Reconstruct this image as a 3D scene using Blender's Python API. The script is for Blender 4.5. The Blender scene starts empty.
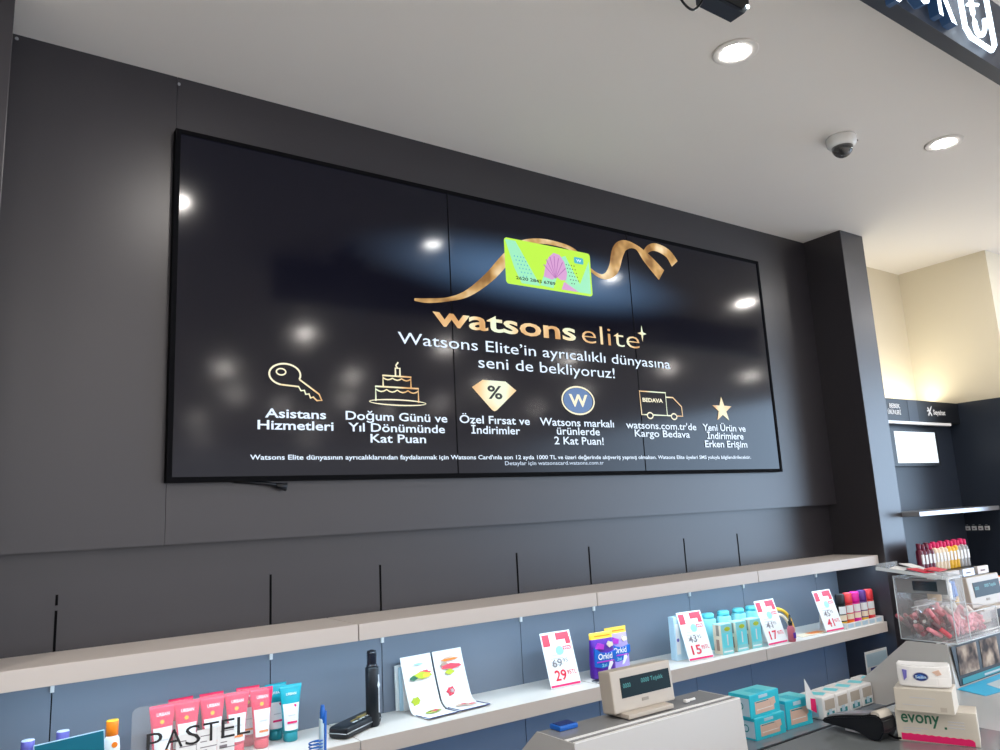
import bpy, bmesh, math, random
from mathutils import Matrix, Vector
random.seed(7)
D = bpy.data
COL = bpy.context.scene.collection
PI = math.pi
R = math.radians

# ------------------------------------------------------------------ materials
MATS = {}
def mat(name, col=(.5, .5, .5), rough=.5, metal=0., spec=.5, emit=None, es=1., trans=0., alpha=1., coat=0., coat_r=.1, ior=1.45, noise=0., nscale=8., bump=0., bscale=200.):
    m = D.materials.new(name); m.use_nodes = True
    nt = m.node_tree; b = nt.nodes['Principled BSDF']
    b.inputs['Base Color'].default_value = (*col, 1)
    b.inputs['Roughness'].default_value = rough
    b.inputs['Metallic'].default_value = metal
    b.inputs['Specular IOR Level'].default_value = spec
    b.inputs['Transmission Weight'].default_value = trans
    b.inputs['Alpha'].default_value = alpha
    b.inputs['Coat Weight'].default_value = coat
    b.inputs['Coat Roughness'].default_value = coat_r
    b.inputs['IOR'].default_value = ior
    if emit:
        b.inputs['Emission Color'].default_value = (*emit, 1)
        b.inputs['Emission Strength'].default_value = es
    if noise:
        tc = nt.nodes.new('ShaderNodeTexCoord'); n = nt.nodes.new('ShaderNodeTexNoise'); n.inputs['Scale'].default_value = nscale
        n.inputs['Detail'].default_value = 4
        r = nt.nodes.new('ShaderNodeMapRange'); r.inputs['To Min'].default_value = 1 - noise; r.inputs['To Max'].default_value = 1 + noise
        mx = nt.nodes.new('ShaderNodeVectorMath'); mx.operation = 'SCALE'; mx.inputs[0].default_value = col
        nt.links.new(tc.outputs['Object'], n.inputs['Vector']); nt.links.new(n.outputs['Fac'], r.inputs['Value'])
        nt.links.new(r.outputs['Result'], mx.inputs['Scale']); nt.links.new(mx.outputs[0], b.inputs['Base Color'])
    if bump:
        tc = nt.nodes.new('ShaderNodeTexCoord'); n = nt.nodes.new('ShaderNodeTexNoise'); n.inputs['Scale'].default_value = bscale
        bp = nt.nodes.new('ShaderNodeBump'); bp.inputs['Strength'].default_value = bump; bp.inputs['Distance'].default_value = .002
        nt.links.new(tc.outputs['Object'], n.inputs['Vector']); nt.links.new(n.outputs['Fac'], bp.inputs['Height']); nt.links.new(bp.outputs[0], b.inputs['Normal'])
    MATS[name] = m
    return m

mat('panel', (.026, .0235, .029), .36, spec=.75, noise=.05, nscale=1.5, bump=.04, bscale=300)
mat('panel_lit', (.165, .195, .25), .45, spec=.5, noise=.04, nscale=2)  # paler, bluer copy of the wall panel: under-shelf light put into the colour
mat('black', (.002, .002, .003), .8, spec=.1)
mat('black_gloss', (.006, .007, .012), .22, spec=.5)
mat('slate', (.02, .028, .045), .4)
mat('ceiling', (.84, .805, .775), .75, noise=.03, nscale=.9)
mat('cream_wall', (.72, .66, .53), .8, noise=.03, nscale=1)
mat('floor_tile', (.70, .68, .65), .35)
mat('shelf_white', (.66, .60, .56), .45, noise=.02, nscale=3)
mat('white', (.8, .8, .8), .45)
mat('paper', (.82, .83, .84), .6)
mat('offwhite', (.62, .58, .51), .45)
mat('beige', (.50, .45, .39), .4)
mat('beige_dark', (.30, .27, .23), .5)
mat('grey_plastic', (.38, .38, .39), .35)
mat('frosted', (.56, .55, .54), .25, spec=.5)
mat('grey_top', (.25, .26, .27), .15)
mat('counter_glass', (.17, .19, .20), .08, spec=.8)
mat('counter_ledge', (.16, .19, .23), .2)
mat('cyan', (.02, .50, .85), .3)
mat('cyan_pale', (.55, .66, .72), .3)
mat('red', (.72, .02, .06), .5)
mat('red_soft', (.74, .05, .09), .5)
mat('grey_ink', (.22, .20, .22), .6)
mat('pale_ink', (.55, .56, .60), .6)
mat('teal_card', (0, .11, .16), .4)
mat('lavender', (.15, .14, .48), .35)
mat('lav_top', (.62, .66, .92), .35)
mat('orange', (.9, .22, .01), .35)
mat('pink', (.78, .018, .085), .32)
mat('pink_light', (.95, .30, .45), .35)
mat('yellow', (.85, .50, .03), .45)
mat('teal', (.005, .34, .42), .32)
mat('teal_dark', (.01, .25, .30), .35)
mat('teal_light', (.28, .68, .73), .35)
mat('aqua_box', (.03, .58, .74), .35)
mat('aqua_top', (.16, .74, .84), .35)
mat('skin_print', (.72, .50, .40), .5)
mat('pale_blue', (.50, .68, .80), .4)
mat('brown_print', (.40, .26, .20), .5)
mat('lime', (.45, .55, .02), .4)
mat('label_cream', (.85, .72, .55), .45)
mat('purple', (.09, .015, .33), .32)
mat('purple_light', (.42, .32, .78), .32)
mat('violet', (.50, .05, .55), .35)
mat('blue', (.01, .13, .55), .35)
mat('navy', (.01, .03, .18), .3)
mat('gold', (.75, .50, .08), .25, metal=.8)
mat('chrome', (.8, .8, .82), .12, metal=1)
mat('silver', (.42, .43, .46), .3, metal=.6)
mat('magenta', (.70, .01, .30), .3)
mat('indigo', (.10, .03, .22), .3)
mat('redbottle', (.75, .04, .05), .3)
mat('maroon', (.14, .01, .04), .3)
mat('lipstick_rose', (.50, .12, .16), .3)
mat('lipstick_pink', (.80, .30, .36), .3)
mat('lipstick_dark', (.16, .10, .12), .3)
mat('green_ink', (.02, .14, .08), .5)
mat('crimson', (.75, .01, .14), .5)
mat('sand', (.55, .40, .24), .5)
mat('charcoal', (.008, .010, .014), .36, spec=.35)
mat('acrylic', (.92, .95, .97), .03, alpha=.09, spec=.9)
mat('acrylic_smoke', (.50, .54, .56), .05, alpha=.30, spec=.8)
mat('acrylic_edge', (.82, .88, .92), .1, alpha=.75)
mat('tinted', (.03, .05, .07), .05, alpha=.55, spec=.9)
mat('dome_glass', (.01, .01, .015), .05, alpha=.72, spec=1)
mat('lamp_glow', (1, 1, 1), .4, emit=(1, .985, .95), es=120)
mat('sign_glow', (1, 1, 1), .4, emit=(.72, .86, 1), es=2.6)
mat('sign_side', (.02, .05, .11), .4, emit=(.05, .16, .42), es=.10)
mat('screen_white', (0, 0, 0), .3, emit=(.74, .86, 1), es=1.15)
mat('screen_dim', (0, 0, 0), .3, emit=(.66, .78, .95), es=.9)
mat('screen_cream', (0, 0, 0), .3, emit=(1, .93, .66), es=1.0)
mat('screen_lime', (0, 0, 0), .3, emit=(.55, .95, .07), es=1.0)
mat('screen_aqua', (0, 0, 0), .3, emit=(.36, .88, .55), es=1.0)
mat('screen_violet', (0, 0, 0), .3, emit=(.72, .38, .68), es=1.0)
mat('screen_plum', (0, 0, 0), .3, emit=(.50, .18, .50), es=1.0)
mat('screen_teal', (0, 0, 0), .3, emit=(.06, .48, .62), es=1.0)
mat('screen_blue', (0, 0, 0), .3, emit=(.10, .20, .42), es=1.0)
mat('screen_ink', (.01, .01, .01), .4)
mat('vfd', (0, 0, 0), .3, emit=(.05, .42, .40), es=.6)
mat('vfd_glass', (.004, .016, .022), .35, spec=.12)
mat('tablet_glow', (0, 0, 0), .3, emit=(.88, .95, 1), es=1.25)
mat('led', (1, 1, 1), .3, emit=(.8, .9, 1), es=6)
mat('white_gloss', (.85, .85, .85), .2)
mat('counter_pale', (.46, .49, .50), .15)

def gold_screen():
    m = mat('screen_gold', (0, 0, 0), .3, emit=(1, .7, .35), es=1.0)
    nt = m.node_tree; b = nt.nodes['Principled BSDF']
    tc = nt.nodes.new('ShaderNodeTexCoord'); w = nt.nodes.new('ShaderNodeTexNoise')
    mp = nt.nodes.new('ShaderNodeMapping'); mp.inputs['Scale'].default_value = (4.5, 1, 2.0)
    w.inputs['Scale'].default_value = 1.6; w.inputs['Detail'].default_value = 1
    cr = nt.nodes.new('ShaderNodeValToRGB')
    cr.color_ramp.elements[0].position = .36; cr.color_ramp.elements[0].color = (.70, .36, .12, 1)
    cr.color_ramp.elements[1].position = .62; cr.color_ramp.elements[1].color = (.90, 1.0, .72, 1)
    e = cr.color_ramp.elements.new(.48); e.color = (1, .70, .36, 1)
    nt.links.new(tc.outputs['Object'], mp.inputs[0]); nt.links.new(mp.outputs[0], w.inputs['Vector'])
    nt.links.new(w.outputs['Fac'], cr.inputs[0]); nt.links.new(cr.outputs[0], b.inputs['Emission Color'])
gold_screen()

def ribbon_screen():
    m = mat('screen_ribbon', (0, 0, 0), .3, emit=(1, .7, .35), es=1.0)
    nt = m.node_tree; b = nt.nodes['Principled BSDF']
    tc = nt.nodes.new('ShaderNodeTexCoord'); w = nt.nodes.new('ShaderNodeTexNoise')
    w.inputs['Scale'].default_value = 7; w.inputs['Detail'].default_value = 2
    cr = nt.nodes.new('ShaderNodeValToRGB')
    cr.color_ramp.elements[0].position = .38; cr.color_ramp.elements[0].color = (.28, .13, .03, 1)
    cr.color_ramp.elements[1].position = .66; cr.color_ramp.elements[1].color = (1.0, .80, .50, 1)
    e = cr.color_ramp.elements.new(.5); e.color = (.62, .36, .12, 1)
    nt.links.new(tc.outputs['Object'], w.inputs['Vector'])
    nt.links.new(w.outputs['Fac'], cr.inputs[0]); nt.links.new(cr.outputs[0], b.inputs['Emission Color'])
ribbon_screen()

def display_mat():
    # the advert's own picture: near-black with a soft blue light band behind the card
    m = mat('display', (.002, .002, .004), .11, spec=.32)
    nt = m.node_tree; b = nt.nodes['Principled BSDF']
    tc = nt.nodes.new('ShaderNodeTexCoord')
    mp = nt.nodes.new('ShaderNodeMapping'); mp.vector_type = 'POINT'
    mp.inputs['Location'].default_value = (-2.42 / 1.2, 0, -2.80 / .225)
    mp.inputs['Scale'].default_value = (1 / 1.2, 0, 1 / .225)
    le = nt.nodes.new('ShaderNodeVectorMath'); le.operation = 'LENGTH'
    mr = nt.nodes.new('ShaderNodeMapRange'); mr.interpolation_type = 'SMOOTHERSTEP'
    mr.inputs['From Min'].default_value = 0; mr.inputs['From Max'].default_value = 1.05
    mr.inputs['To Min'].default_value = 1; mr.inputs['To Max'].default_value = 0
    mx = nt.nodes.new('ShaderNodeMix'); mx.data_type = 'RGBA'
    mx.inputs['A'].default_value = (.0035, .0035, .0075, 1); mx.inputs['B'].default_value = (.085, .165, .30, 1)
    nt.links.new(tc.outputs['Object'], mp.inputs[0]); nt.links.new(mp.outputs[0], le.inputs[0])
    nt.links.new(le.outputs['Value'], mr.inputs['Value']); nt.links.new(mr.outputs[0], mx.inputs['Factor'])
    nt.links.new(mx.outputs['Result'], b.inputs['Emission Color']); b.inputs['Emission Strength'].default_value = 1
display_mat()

def poster_mat():
    # printed photographs (pale portraits) on the riser's front board
    m = mat('poster', (.3, .25, .2), .6, spec=.15)
    nt = m.node_tree; b = nt.nodes['Principled BSDF']
    tc = nt.nodes.new('ShaderNodeTexCoord'); n = nt.nodes.new('ShaderNodeTexNoise'); n.inputs['Scale'].default_value = 16; n.inputs['Detail'].default_value = 2.5
    cr = nt.nodes.new('ShaderNodeValToRGB')
    cr.color_ramp.elements[0].position = .36; cr.color_ramp.elements[0].color = (.05, .04, .04, 1)
    cr.color_ramp.elements[1].position = .66; cr.color_ramp.elements[1].color = (.55, .45, .36, 1)
    e = cr.color_ramp.elements.new(.5); e.color = (.24, .18, .15, 1)
    nt.links.new(tc.outputs['Object'], n.inputs['Vector']); nt.links.new(n.outputs['Fac'], cr.inputs[0]); nt.links.new(cr.outputs[0], b.inputs['Base Color'])
poster_mat()

# ------------------------------------------------------------------ mesh builder
IDM = Matrix.Identity(4)
def TR(x, y, z): return Matrix.Translation((x, y, z))
def RX(a): return Matrix.Rotation(R(a), 4, 'X')
def RY(a): return Matrix.Rotation(R(a), 4, 'Y')
def RZ(a): return Matrix.Rotation(R(a), 4, 'Z')
FACE = RX(90)          # text plane XY -> facing -Y

_txt = {}
def text_mesh(s, bold):
    k = (s, bold)
    if k in _txt: return _txt[k]
    c = D.curves.new('t', 'FONT'); c.body = s; c.size = 1; c.offset = bold; c.resolution_u = 3; c.fill_mode = 'FRONT'
    o = D.objects.new('t', c); COL.objects.link(o)
    bpy.context.view_layer.update()
    me = D.meshes.new_from_object(o.evaluated_get(bpy.context.evaluated_depsgraph_get()))
    D.objects.remove(o); D.curves.remove(c)
    vs = [tuple(v.co) for v in me.vertices]; fs = [tuple(p.vertices) for p in me.polygons]; D.meshes.remove(me)
    _txt[k] = (vs, fs); return _txt[k]
_H = None

class MB:
    def __init__(s): s.bm = bmesh.new(); s.m = []
    def mi(s, name):
        if name not in s.m: s.m.append(name)
        return s.m.index(name)
    def raw(s, vs, fs, m, M=IDM, smooth=False):
        i = s.mi(m); V = [s.bm.verts.new(M @ Vector(v)) for v in vs]; out = []
        for f in fs:
            try: q = s.bm.faces.new([V[k] for k in f])
            except ValueError: continue
            q.material_index = i; q.smooth = smooth; out.append(q)
        return out
    def box(s, x0, x1, y0, y1, z0, z1, m, M=IDM, bev=0.):
        t = bmesh.new()
        vs = [t.verts.new((x, y, z)) for x in (x0, x1) for y in (y0, y1) for z in (z0, z1)]
        for f in ((0, 1, 3, 2), (4, 6, 7, 5), (0, 4, 5, 1), (2, 3, 7, 6), (0, 2, 6, 4), (1, 5, 7, 3)): t.faces.new([vs[k] for k in f])
        bmesh.ops.recalc_face_normals(t, faces=t.faces)
        if bev: bmesh.ops.bevel(t, geom=list(t.edges), offset=bev, segments=2, profile=.6, affect='EDGES')
        s.merge(t, m, M); return s
    def merge(s, t, m, M=IDM, smooth=False):
        t.verts.index_update(); s.raw([v.co.copy() for v in t.verts], [[v.index for v in f.verts] for f in t.faces], m, M, smooth); t.free()
    def lathe(s, prof, m, M=IDM, n=20, sx=1, sy=1, ms=None):
        # prof: (r, z) list; ms: material per band
        vs = []; fs = []
        for r, z in prof:
            for k in range(n):
                a = 2 * PI * k / n; vs.append((r * math.cos(a) * sx, r * math.sin(a) * sy, z))
        bands = []
        for j in range(len(prof) - 1):
            b = [(j * n + k, j * n + (k + 1) % n, (j + 1) * n + (k + 1) % n, (j + 1) * n + k) for k in range(n)]
            bands.append(b)
        V = [s.bm.verts.new(M @ Vector(v)) for v in vs]
        for j, b in enumerate(bands):
            i = s.mi(ms[j] if ms else m)
            for f in b:
                q = s.bm.faces.new([V[k] for k in f]); q.material_index = i; q.smooth = True
        for idx, mm in ((list(range(n))[::-1], ms[0] if ms else m), ([len(vs) - n + k for k in range(n)], ms[-1] if ms else m)):
            q = s.bm.faces.new([V[k] for k in idx]); q.material_index = s.mi(mm)
        return s
    def cyl(s, r, z0, z1, m, M=IDM, n=20): return s.lathe([(r, z0), (r, z1)], m, M, n)
    def prism(s, pts, a, b, m, M=IDM):
        # pts in XZ, extruded along Y from a to b
        n = len(pts); vs = [(x, a, z) for x, z in pts] + [(x, b, z) for x, z in pts]
        fs = [list(range(n))[::-1], list(range(n, 2 * n))] + [(k, (k + 1) % n, n + (k + 1) % n, n + k) for k in range(n)]
        t = bmesh.new(); V = [t.verts.new(v) for v in vs]
        for f in fs: t.faces.new([V[k] for k in f])
        bmesh.ops.recalc_face_normals(t, faces=t.faces); s.merge(t, m, M); return s
    def prism_x(s, pts, a, b, m, M=IDM):
        # pts in YZ, extruded along X
        n = len(pts); vs = [(a, y, z) for y, z in pts] + [(b, y, z) for y, z in pts]
        t = bmesh.new(); V = [t.verts.new(v) for v in vs]
        for f in [list(range(n)), list(range(n, 2 * n))[::-1]] + [(k, n + k, n + (k + 1) % n, (k + 1) % n) for k in range(n)]: t.faces.new([V[k] for k in f])
        bmesh.ops.recalc_face_normals(t, faces=t.faces); s.merge(t, m, M); return s
    def tube(s, pts, r, m, M=IDM, n=8):
        P = [Vector(p) for p in pts]; rings = []
        for i, p in enumerate(P):
            d = (P[min(i + 1, len(P) - 1)] - P[max(i - 1, 0)]).normalized()
            a = d.cross(Vector((0, 0, 1)));  a = a if a.length > 1e-3 else d.cross(Vector((1, 0, 0)))
            a.normalize(); b = d.cross(a)
            rr = r[i] if isinstance(r, (list, tuple)) else r
            rings.append([s.bm.verts.new(M @ (p + (a * math.cos(2 * PI * k / n) + b * math.sin(2 * PI * k / n)) * rr)) for k in range(n)])
        i = s.mi(m)
        for u, v in zip(rings, rings[1:]):
            for k in range(n):
                q = s.bm.faces.new([u[k], u[(k + 1) % n], v[(k + 1) % n], v[k]]); q.material_index = i; q.smooth = True
        for g in (rings[0][::-1], rings[-1]):
            q = s.bm.faces.new(g); q.material_index = i
        return s
    def strip(s, pts, widths, m, y, M=IDM):
        # flat ribbon in XZ plane
        P = [Vector((p[0], 0, p[1])) for p in pts]; L = []
        for i, p in enumerate(P):
            d = (P[min(i + 1, len(P) - 1)] - P[max(i - 1, 0)]).normalized(); nn = Vector((-d.z, 0, d.x)); w = widths[i] / 2
            L.append((p + nn * w, p - nn * w))
        vs = []; fs = []
        for a, b in L: vs += [(a.x, y, a.z), (b.x, y, b.z)]
        for i in range(len(L) - 1): fs.append((2 * i, 2 * i + 1, 2 * i + 3, 2 * i + 2))
        s.raw(vs, fs, m, M); return s
    def text(s, t, x0, x1, zb, cap, y, m, bold=0., M=IDM, ref=None):
        vs, fs = text_mesh(t, bold)
        hv = text_mesh(ref or 'H', bold)[0]; hh = max(v[1] for v in hv)
        a = min(v[0] for v in vs); b = max(v[0] for v in vs)
        if x1 is None: x1 = x0 + (b - a) * cap / hh
        sx = (x1 - x0) / (b - a); sy = cap / hh
        s.raw([(x0 + (v[0] - a) * sx, y, zb + v[1] * sy) for v in vs], fs, m, M); return s
    def build(s, name, parent=None, kind=None):
        me = D.meshes.new(name)
        s.bm.to_mesh(me); s.bm.free()
        for k in s.m: me.materials.append(MATS[k])
        o = D.objects.new(name, me); COL.objects.link(o)
        if parent: o.parent = parent
        if kind: o['kind'] = kind
        return o

def catmull(pts, n=6):
    out = []
    P = [pts[0]] + list(pts) + [pts[-1]]
    for i in range(1, len(P) - 2):
        for k in range(n):
            t = k / n; p = []
            for c in range(len(pts[0])):
                a, b, cc, d = P[i - 1][c], P[i][c], P[i + 1][c], P[i + 2][c]
                p.append(.5 * (2 * b + (cc - a) * t + (2 * a - 5 * b + 4 * cc - d) * t * t + (3 * b - a - 3 * cc + d) * t ** 3))
            out.append(tuple(p))
    out.append(tuple(pts[-1])); return out

def thing(name, label, cat, loc=(0, 0, 0), rz=0., group=None):
    o = D.objects.new(name, None); COL.objects.link(o); o.empty_display_size = .05
    o.location = loc; o.rotation_euler = (0, 0, R(rz)); o['label'] = label; o['category'] = cat
    if group: o['group'] = group
    return o
def tag(o, label, cat, group=None):
    o['label'] = label; o['category'] = cat
    if group: o['group'] = group
    return o
def dup(root, loc, rz=0., label=None, scale=None):
    r = root.copy(); COL.objects.link(r); r.location = loc; r.rotation_euler = (0, 0, R(rz))
    if label: r['label'] = label
    if scale: r.scale = scale
    for ch in list(root.children):
        c = ch.copy(); COL.objects.link(c); c.parent = r
        for g in list(ch.children):
            d = g.copy(); COL.objects.link(d); d.parent = c
    return r
def smoothen(o, lv=1):
    s = o.modifiers.new('s', 'SUBSURF'); s.levels = lv; s.render_levels = lv
    for p in o.data.polygons: p.use_smooth = True
    return o

# ------------------------------------------------------------------ key dimensions (metres)
ZC = 3.40            # ceiling
YF = 3.00            # face of the boxed-out upper wall
YB = 3.065           # back wall behind the shelves
XP0, XP1, YP = 4.81, 5.085, 2.715     # right pillar
ZS1, ZS2 = 1.225, .818                 # shelf tops
YSH = 2.757                            # shelf front
XJ = [.05, 1.231, 2.415, 3.59, 4.805]  # shelf joints
SLOTS = [.27, 1.0, 1.472, 2.193, 2.652, 3.365, 3.833, 4.568]

# ------------------------------------------------------------------ setting
b = MB(); b.box(-6, 12, -12, 3.6, -.1, 0, 'floor_tile'); b.build('floor', kind='structure')
b = MB(); b.box(-6, 12, -12, 3.6, ZC, ZC + .1, 'ceiling'); b.build('ceiling', kind='structure')
b = MB(); b.box(-6, XP0 + .1, YB + .006, YB + .1, 0, ZC, 'black')
xs = [-.45] + SLOTS + [XP0 + .02]
for a, c in zip(xs, xs[1:]):
    b.box(a + .002, c - .002, YB, YB + .007, 0, ZS1 - .05, 'panel_lit')
b.box(-6, -.452, YB, YB + .007, 0, ZS1 - .05, 'panel_lit')
b.box(-6, XP0 + .02, YB, YB + .007, ZS1 - .05, 1.6, 'panel')
wall = b.build('wall_back', kind='structure')
for i, x in enumerate(SLOTS[:7]):
    b = MB()
    if i == 0:
        b.box(x - .004, x + .004, YB - .0015, YB + .001, 1.375, 1.41, 'black'); b.box(x - .004, x + .004, YB - .0015, YB + .001, ZS1, 1.358, 'black')
    else: b.box(x - .004, x + .004, YB - .0015, YB + .001, ZS1, 1.415, 'black')
    b.build('slotted_strip', wall)
b = MB()
b.box(.595, XP0 + .002, YF, YB + .02, 1.555, ZC, 'panel')
b.box(-.7, .5935, YF, YB + .02, 1.555, ZC, 'panel')
b.build('trim_1', kind='structure')
b = MB()
for x, z in ((.046, 3.383), (.600, 3.370)): b.cyl(.006, 0, .004, 'silver', TR(x, YF, z) @ RX(90), 10)
b.build('trim_2', kind='structure')
b = MB(); b.box(XP0, XP1, YP, YB + .3, 0, ZC, 'panel', bev=.003); b.build('pillar_right', kind='structure')
b = MB(); b.box(-.7, .030, YP, YB + .1, 0, ZC, 'panel', bev=.003); b.build('pillar_left', kind='structure')
# alcove beyond the right pillar, cream walls
b = MB(); b.box(XP1 - .02, 6.29, 3.10, 3.2, 0, ZC, 'cream_wall'); b.build('wall_alcove', kind='structure')
b = MB(); b.box(6.29, 6.40, 2.43, 3.2, 0, ZC, 'cream_wall'); b.box(6.40, 12, 2.43, 2.55, 0, ZC, 'cream_wall'); b.build('wall_right', kind='structure')
b = MB(); b.box(-6.1, -6, -12, 3.6, 0, ZC, 'cream_wall'); b.build('wall_left', kind='structure')

# ------------------------------------------------------------------ shelves
def board(name, x0, x1, ztop, label, group):
    t = thing(name, label, 'shelf', ((x0 + x1) / 2, YB, ztop - .06), 0, group)
    w = (x1 - x0) / 2 - .0025
    b = MB(); b.box(-w, w, YSH - YB, -.001, 0, .06, 'shelf_white', bev=.002); b.build('shelf_board', t)
    return t
labs = ['leftmost board, beside the left column', 'board under the left half of the screen', 'board under the right half of the screen', 'rightmost board, against the dark pillar']
for i in range(4):
    t = board('wall_shelf', XJ[i] - (.02 if i == 0 else 0), XJ[i + 1], ZS1, 'empty beige upper shelf, ' + labs[i], 'upper shelf boards')
    for x in SLOTS:
        if XJ[i] < x < XJ[i + 1]:
            cx = (XJ[i] - (.02 if i == 0 else 0) + XJ[i + 1]) / 2
            b = MB(); b.prism_x([(-.016, -.001), (-.001, -.001), (-.001, -.068), (-.010, -.068)], x - cx - .006, x - cx + .006, 'white_gloss'); b.build('bracket', t)
for i in range(4):
    t = board('wall_shelf', XJ[i] - (.02 if i == 0 else 0), XJ[i + 1], ZS2, 'product shelf below the empty one, ' + labs[i], 'lower shelf boards')

# ------------------------------------------------------------------ video wall
YS = 2.965
vw = thing('video_wall', 'huge black three-panel screen showing a gold and white advert', 'screen', (0, 0, 0))
b = MB()
X0, X1, Z0, Z1 = .586, 4.208, 1.775, 3.158
fw = .019
for (a, c, d, e) in ((X0, X0 + fw, Z0, Z1), (X1 - fw, X1, Z0, Z1), (X0 + fw, X1 - fw, Z0, Z0 + fw), (X0 + fw, X1 - fw, Z1 - fw, Z1)):
    b.box(a, c, YS - .004, YF + .01, d, e, 'black')
b.build('outer_frame', vw)
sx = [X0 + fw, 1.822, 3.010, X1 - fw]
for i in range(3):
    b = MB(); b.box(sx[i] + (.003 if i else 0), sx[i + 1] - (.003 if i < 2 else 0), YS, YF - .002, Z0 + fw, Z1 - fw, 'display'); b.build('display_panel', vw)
    if i:
        b = MB(); b.box(sx[i] - .003, sx[i] + .003, YS - .0012, YF - .002, Z0 + fw, Z1 - fw, 'black'); b.build('panel_seam', vw)
YT = YS - .0035
TEXTS = [
  ("Watsons Elite’in ayrıcalıklı dünyasına", 1.534, 3.273, 2.372, 0.0530, .001),
  ('seni de bekliyoruz!', 1.956, 2.833, 2.291, 0.0540, .001),
  ('Asistans', 0.942, 1.194, 2.023, 0.0360, .018), ('Hizmetleri', 0.913, 1.226, 1.976, 0.0360, .018),
  ('Doğum Günü ve', 1.280, 1.773, 2.024, 0.0360, .014), ('Yıl Dönümünde', 1.291, 1.758, 1.975, 0.0360, .014), ('Kat Puan', 1.391, 1.659, 1.929, 0.0360, .014),
  ('Özel Fırsat ve', 1.838, 2.241, 2.024, 0.0370, .012), ('İndirimler', 1.900, 2.179, 1.976, 0.0370, .012),
  ('Watsons markalı', 2.303, 2.798, 2.024, 0.0380, .012), ('ürünlerde', 2.407, 2.694, 1.980, 0.0380, .012), ('2 Kat Puan!', 2.387, 2.716, 1.931, 0.0380, .012),
  ("watsons.com.tr'de", 2.886, 3.443, 2.022, 0.0380, .012), ('Kargo Bedava', 2.946, 3.382, 1.978, 0.0380, .012),
  ('Yeni Ürün ve', 3.498, 3.887, 2.022, 0.0390, .018), ('İndirimlere', 3.530, 3.859, 1.974, 0.0390, .018), ('Erken Erişim', 3.505, 3.887, 1.925, 0.0390, .018),
]
b = MB(); b.text('watsons', 1.716, 2.576, 2.476, .094, YT, 'screen_gold', .020); b.build('brand_lettering', vw)
b = MB(); b.text('elite', 2.619, 3.040, 2.470, .100, YT, 'screen_gold', -.010)
b.prism([(3.068 + (.034 if k % 2 == 0 else .010) * math.cos(k * PI / 4), 2.561 + (.046 if k % 2 == 0 else .012) * math.sin(k * PI / 4)) for k in range(8)], YT, YT + .001, 'screen_gold')
b.build('elite_lettering', vw)
b = MB()
for t in TEXTS[:2]: b.text(t[0], t[1], t[2], t[3], t[4], YT, 'screen_white', t[5])
b.build('headline', vw)
b = MB()
for t in TEXTS[2:]: b.text(t[0], t[1], t[2], t[3], t[4], YT, 'screen_white', t[5])
b.build('caption_lettering', vw)
b = MB()
b.text("Watsons Elite dünyasının ayrıcalıklarından faydalanmak için Watsons Card'ınla son 12 ayda 1000 TL ve üzeri değerinde alışveriş yapmış olmalısın. Watsons Elite üyeleri SMS yoluyla bilgilendirilecektir.", .885, 3.908, 1.857, .019, YT, 'screen_white', .016)
b.text("Detaylar için watsonscard.watsons.com.tr", 2.080, 2.705, 1.829, .018, YT, 'screen_dim', .012)
b.build('small_print', vw)
# gold ribbon behind the card
rb = [(1.624, 2.585), (1.694, 2.588), (1.808, 2.609), (1.916, 2.652), (2.041, 2.747), (2.144, 2.853), (2.232, 2.941), (2.334, 2.984), (2.462, 2.997), (2.613, 2.976), (2.719, 2.884), (2.811, 2.859), (2.888, 2.914), (2.933, 3.021), (2.991, 3.072), (3.08, 3.075), (3.162, 3.018), (3.272, 2.933)]
wd = [.012, .022, .020, .034, .05, .055, .04, .03, .026, .022, .02, .03, .07, .085, .06, .03, .07, .085]
q = catmull([(p[0], p[1], w) for p, w in zip(rb, wd)], 5)
b = MB(); b.strip([(p[0], p[1]) for p in q], [p[2] for p in q], 'screen_ribbon', YS - .0020)
q = catmull([(3.185, 2.975, .02), (3.150, 3.038, .03), (3.186, 3.083, .04), (3.252, 3.100, .05), (3.344, 3.076, .06), (3.395, 3.020, .07)], 5)
b.strip([(p[0], p[1]) for p in q], [p[2] for p in q], 'screen_ribbon', YS - .0024)
b.build('ribbon_graphic', vw)
# loyalty card on the advert
cx0, cx1, cz0, cz1 = 2.145, 2.716, 2.732, 2.975
def rrect(x0, x1, z0, z1, r, n=5):
    P = []
    for cx, cz, a0 in ((x1 - r, z1 - r, 0), (x0 + r, z1 - r, 90), (x0 + r, z0 + r, 180), (x1 - r, z0 + r, 270)):
        for k in range(n + 1):
            a = R(a0 + 90 * k / n); P.append((cx + r * math.cos(a), cz + r * math.sin(a)))
    return P
card = MB()
card.prism(rrect(cx0, cx1, cz0, cz1, .018), YS - .0042, YS - .003, 'screen_lime')
def tri(b, pts, m, y): b.raw([(x, y, z) for x, z in pts], [tuple(range(len(pts)))], m)
yy = YS - .0048
tri(card, [(2.150, 2.965), (2.215, 2.965), (2.36, 2.745), (2.24, 2.745), (2.20, 2.82)], 'screen_aqua', yy)
tri(card, [(2.36, 2.75), (2.43, 2.90), (2.47, 2.80), (2.445, 2.745)], 'screen_aqua', yy)
tri(card, [(2.50, 2.92), (2.54, 2.935), (2.63, 2.79), (2.60, 2.745), (2.53, 2.79)], 'screen_aqua', yy)
tri(card, [(2.63, 2.79), (2.705, 2.93), (2.705, 2.745), (2.60, 2.745)], 'screen_aqua', yy)
tri(card, [(2.52, 2.79), (2.62, 2.745), (2.50, 2.745)], 'screen_violet', yy - .0002)
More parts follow.
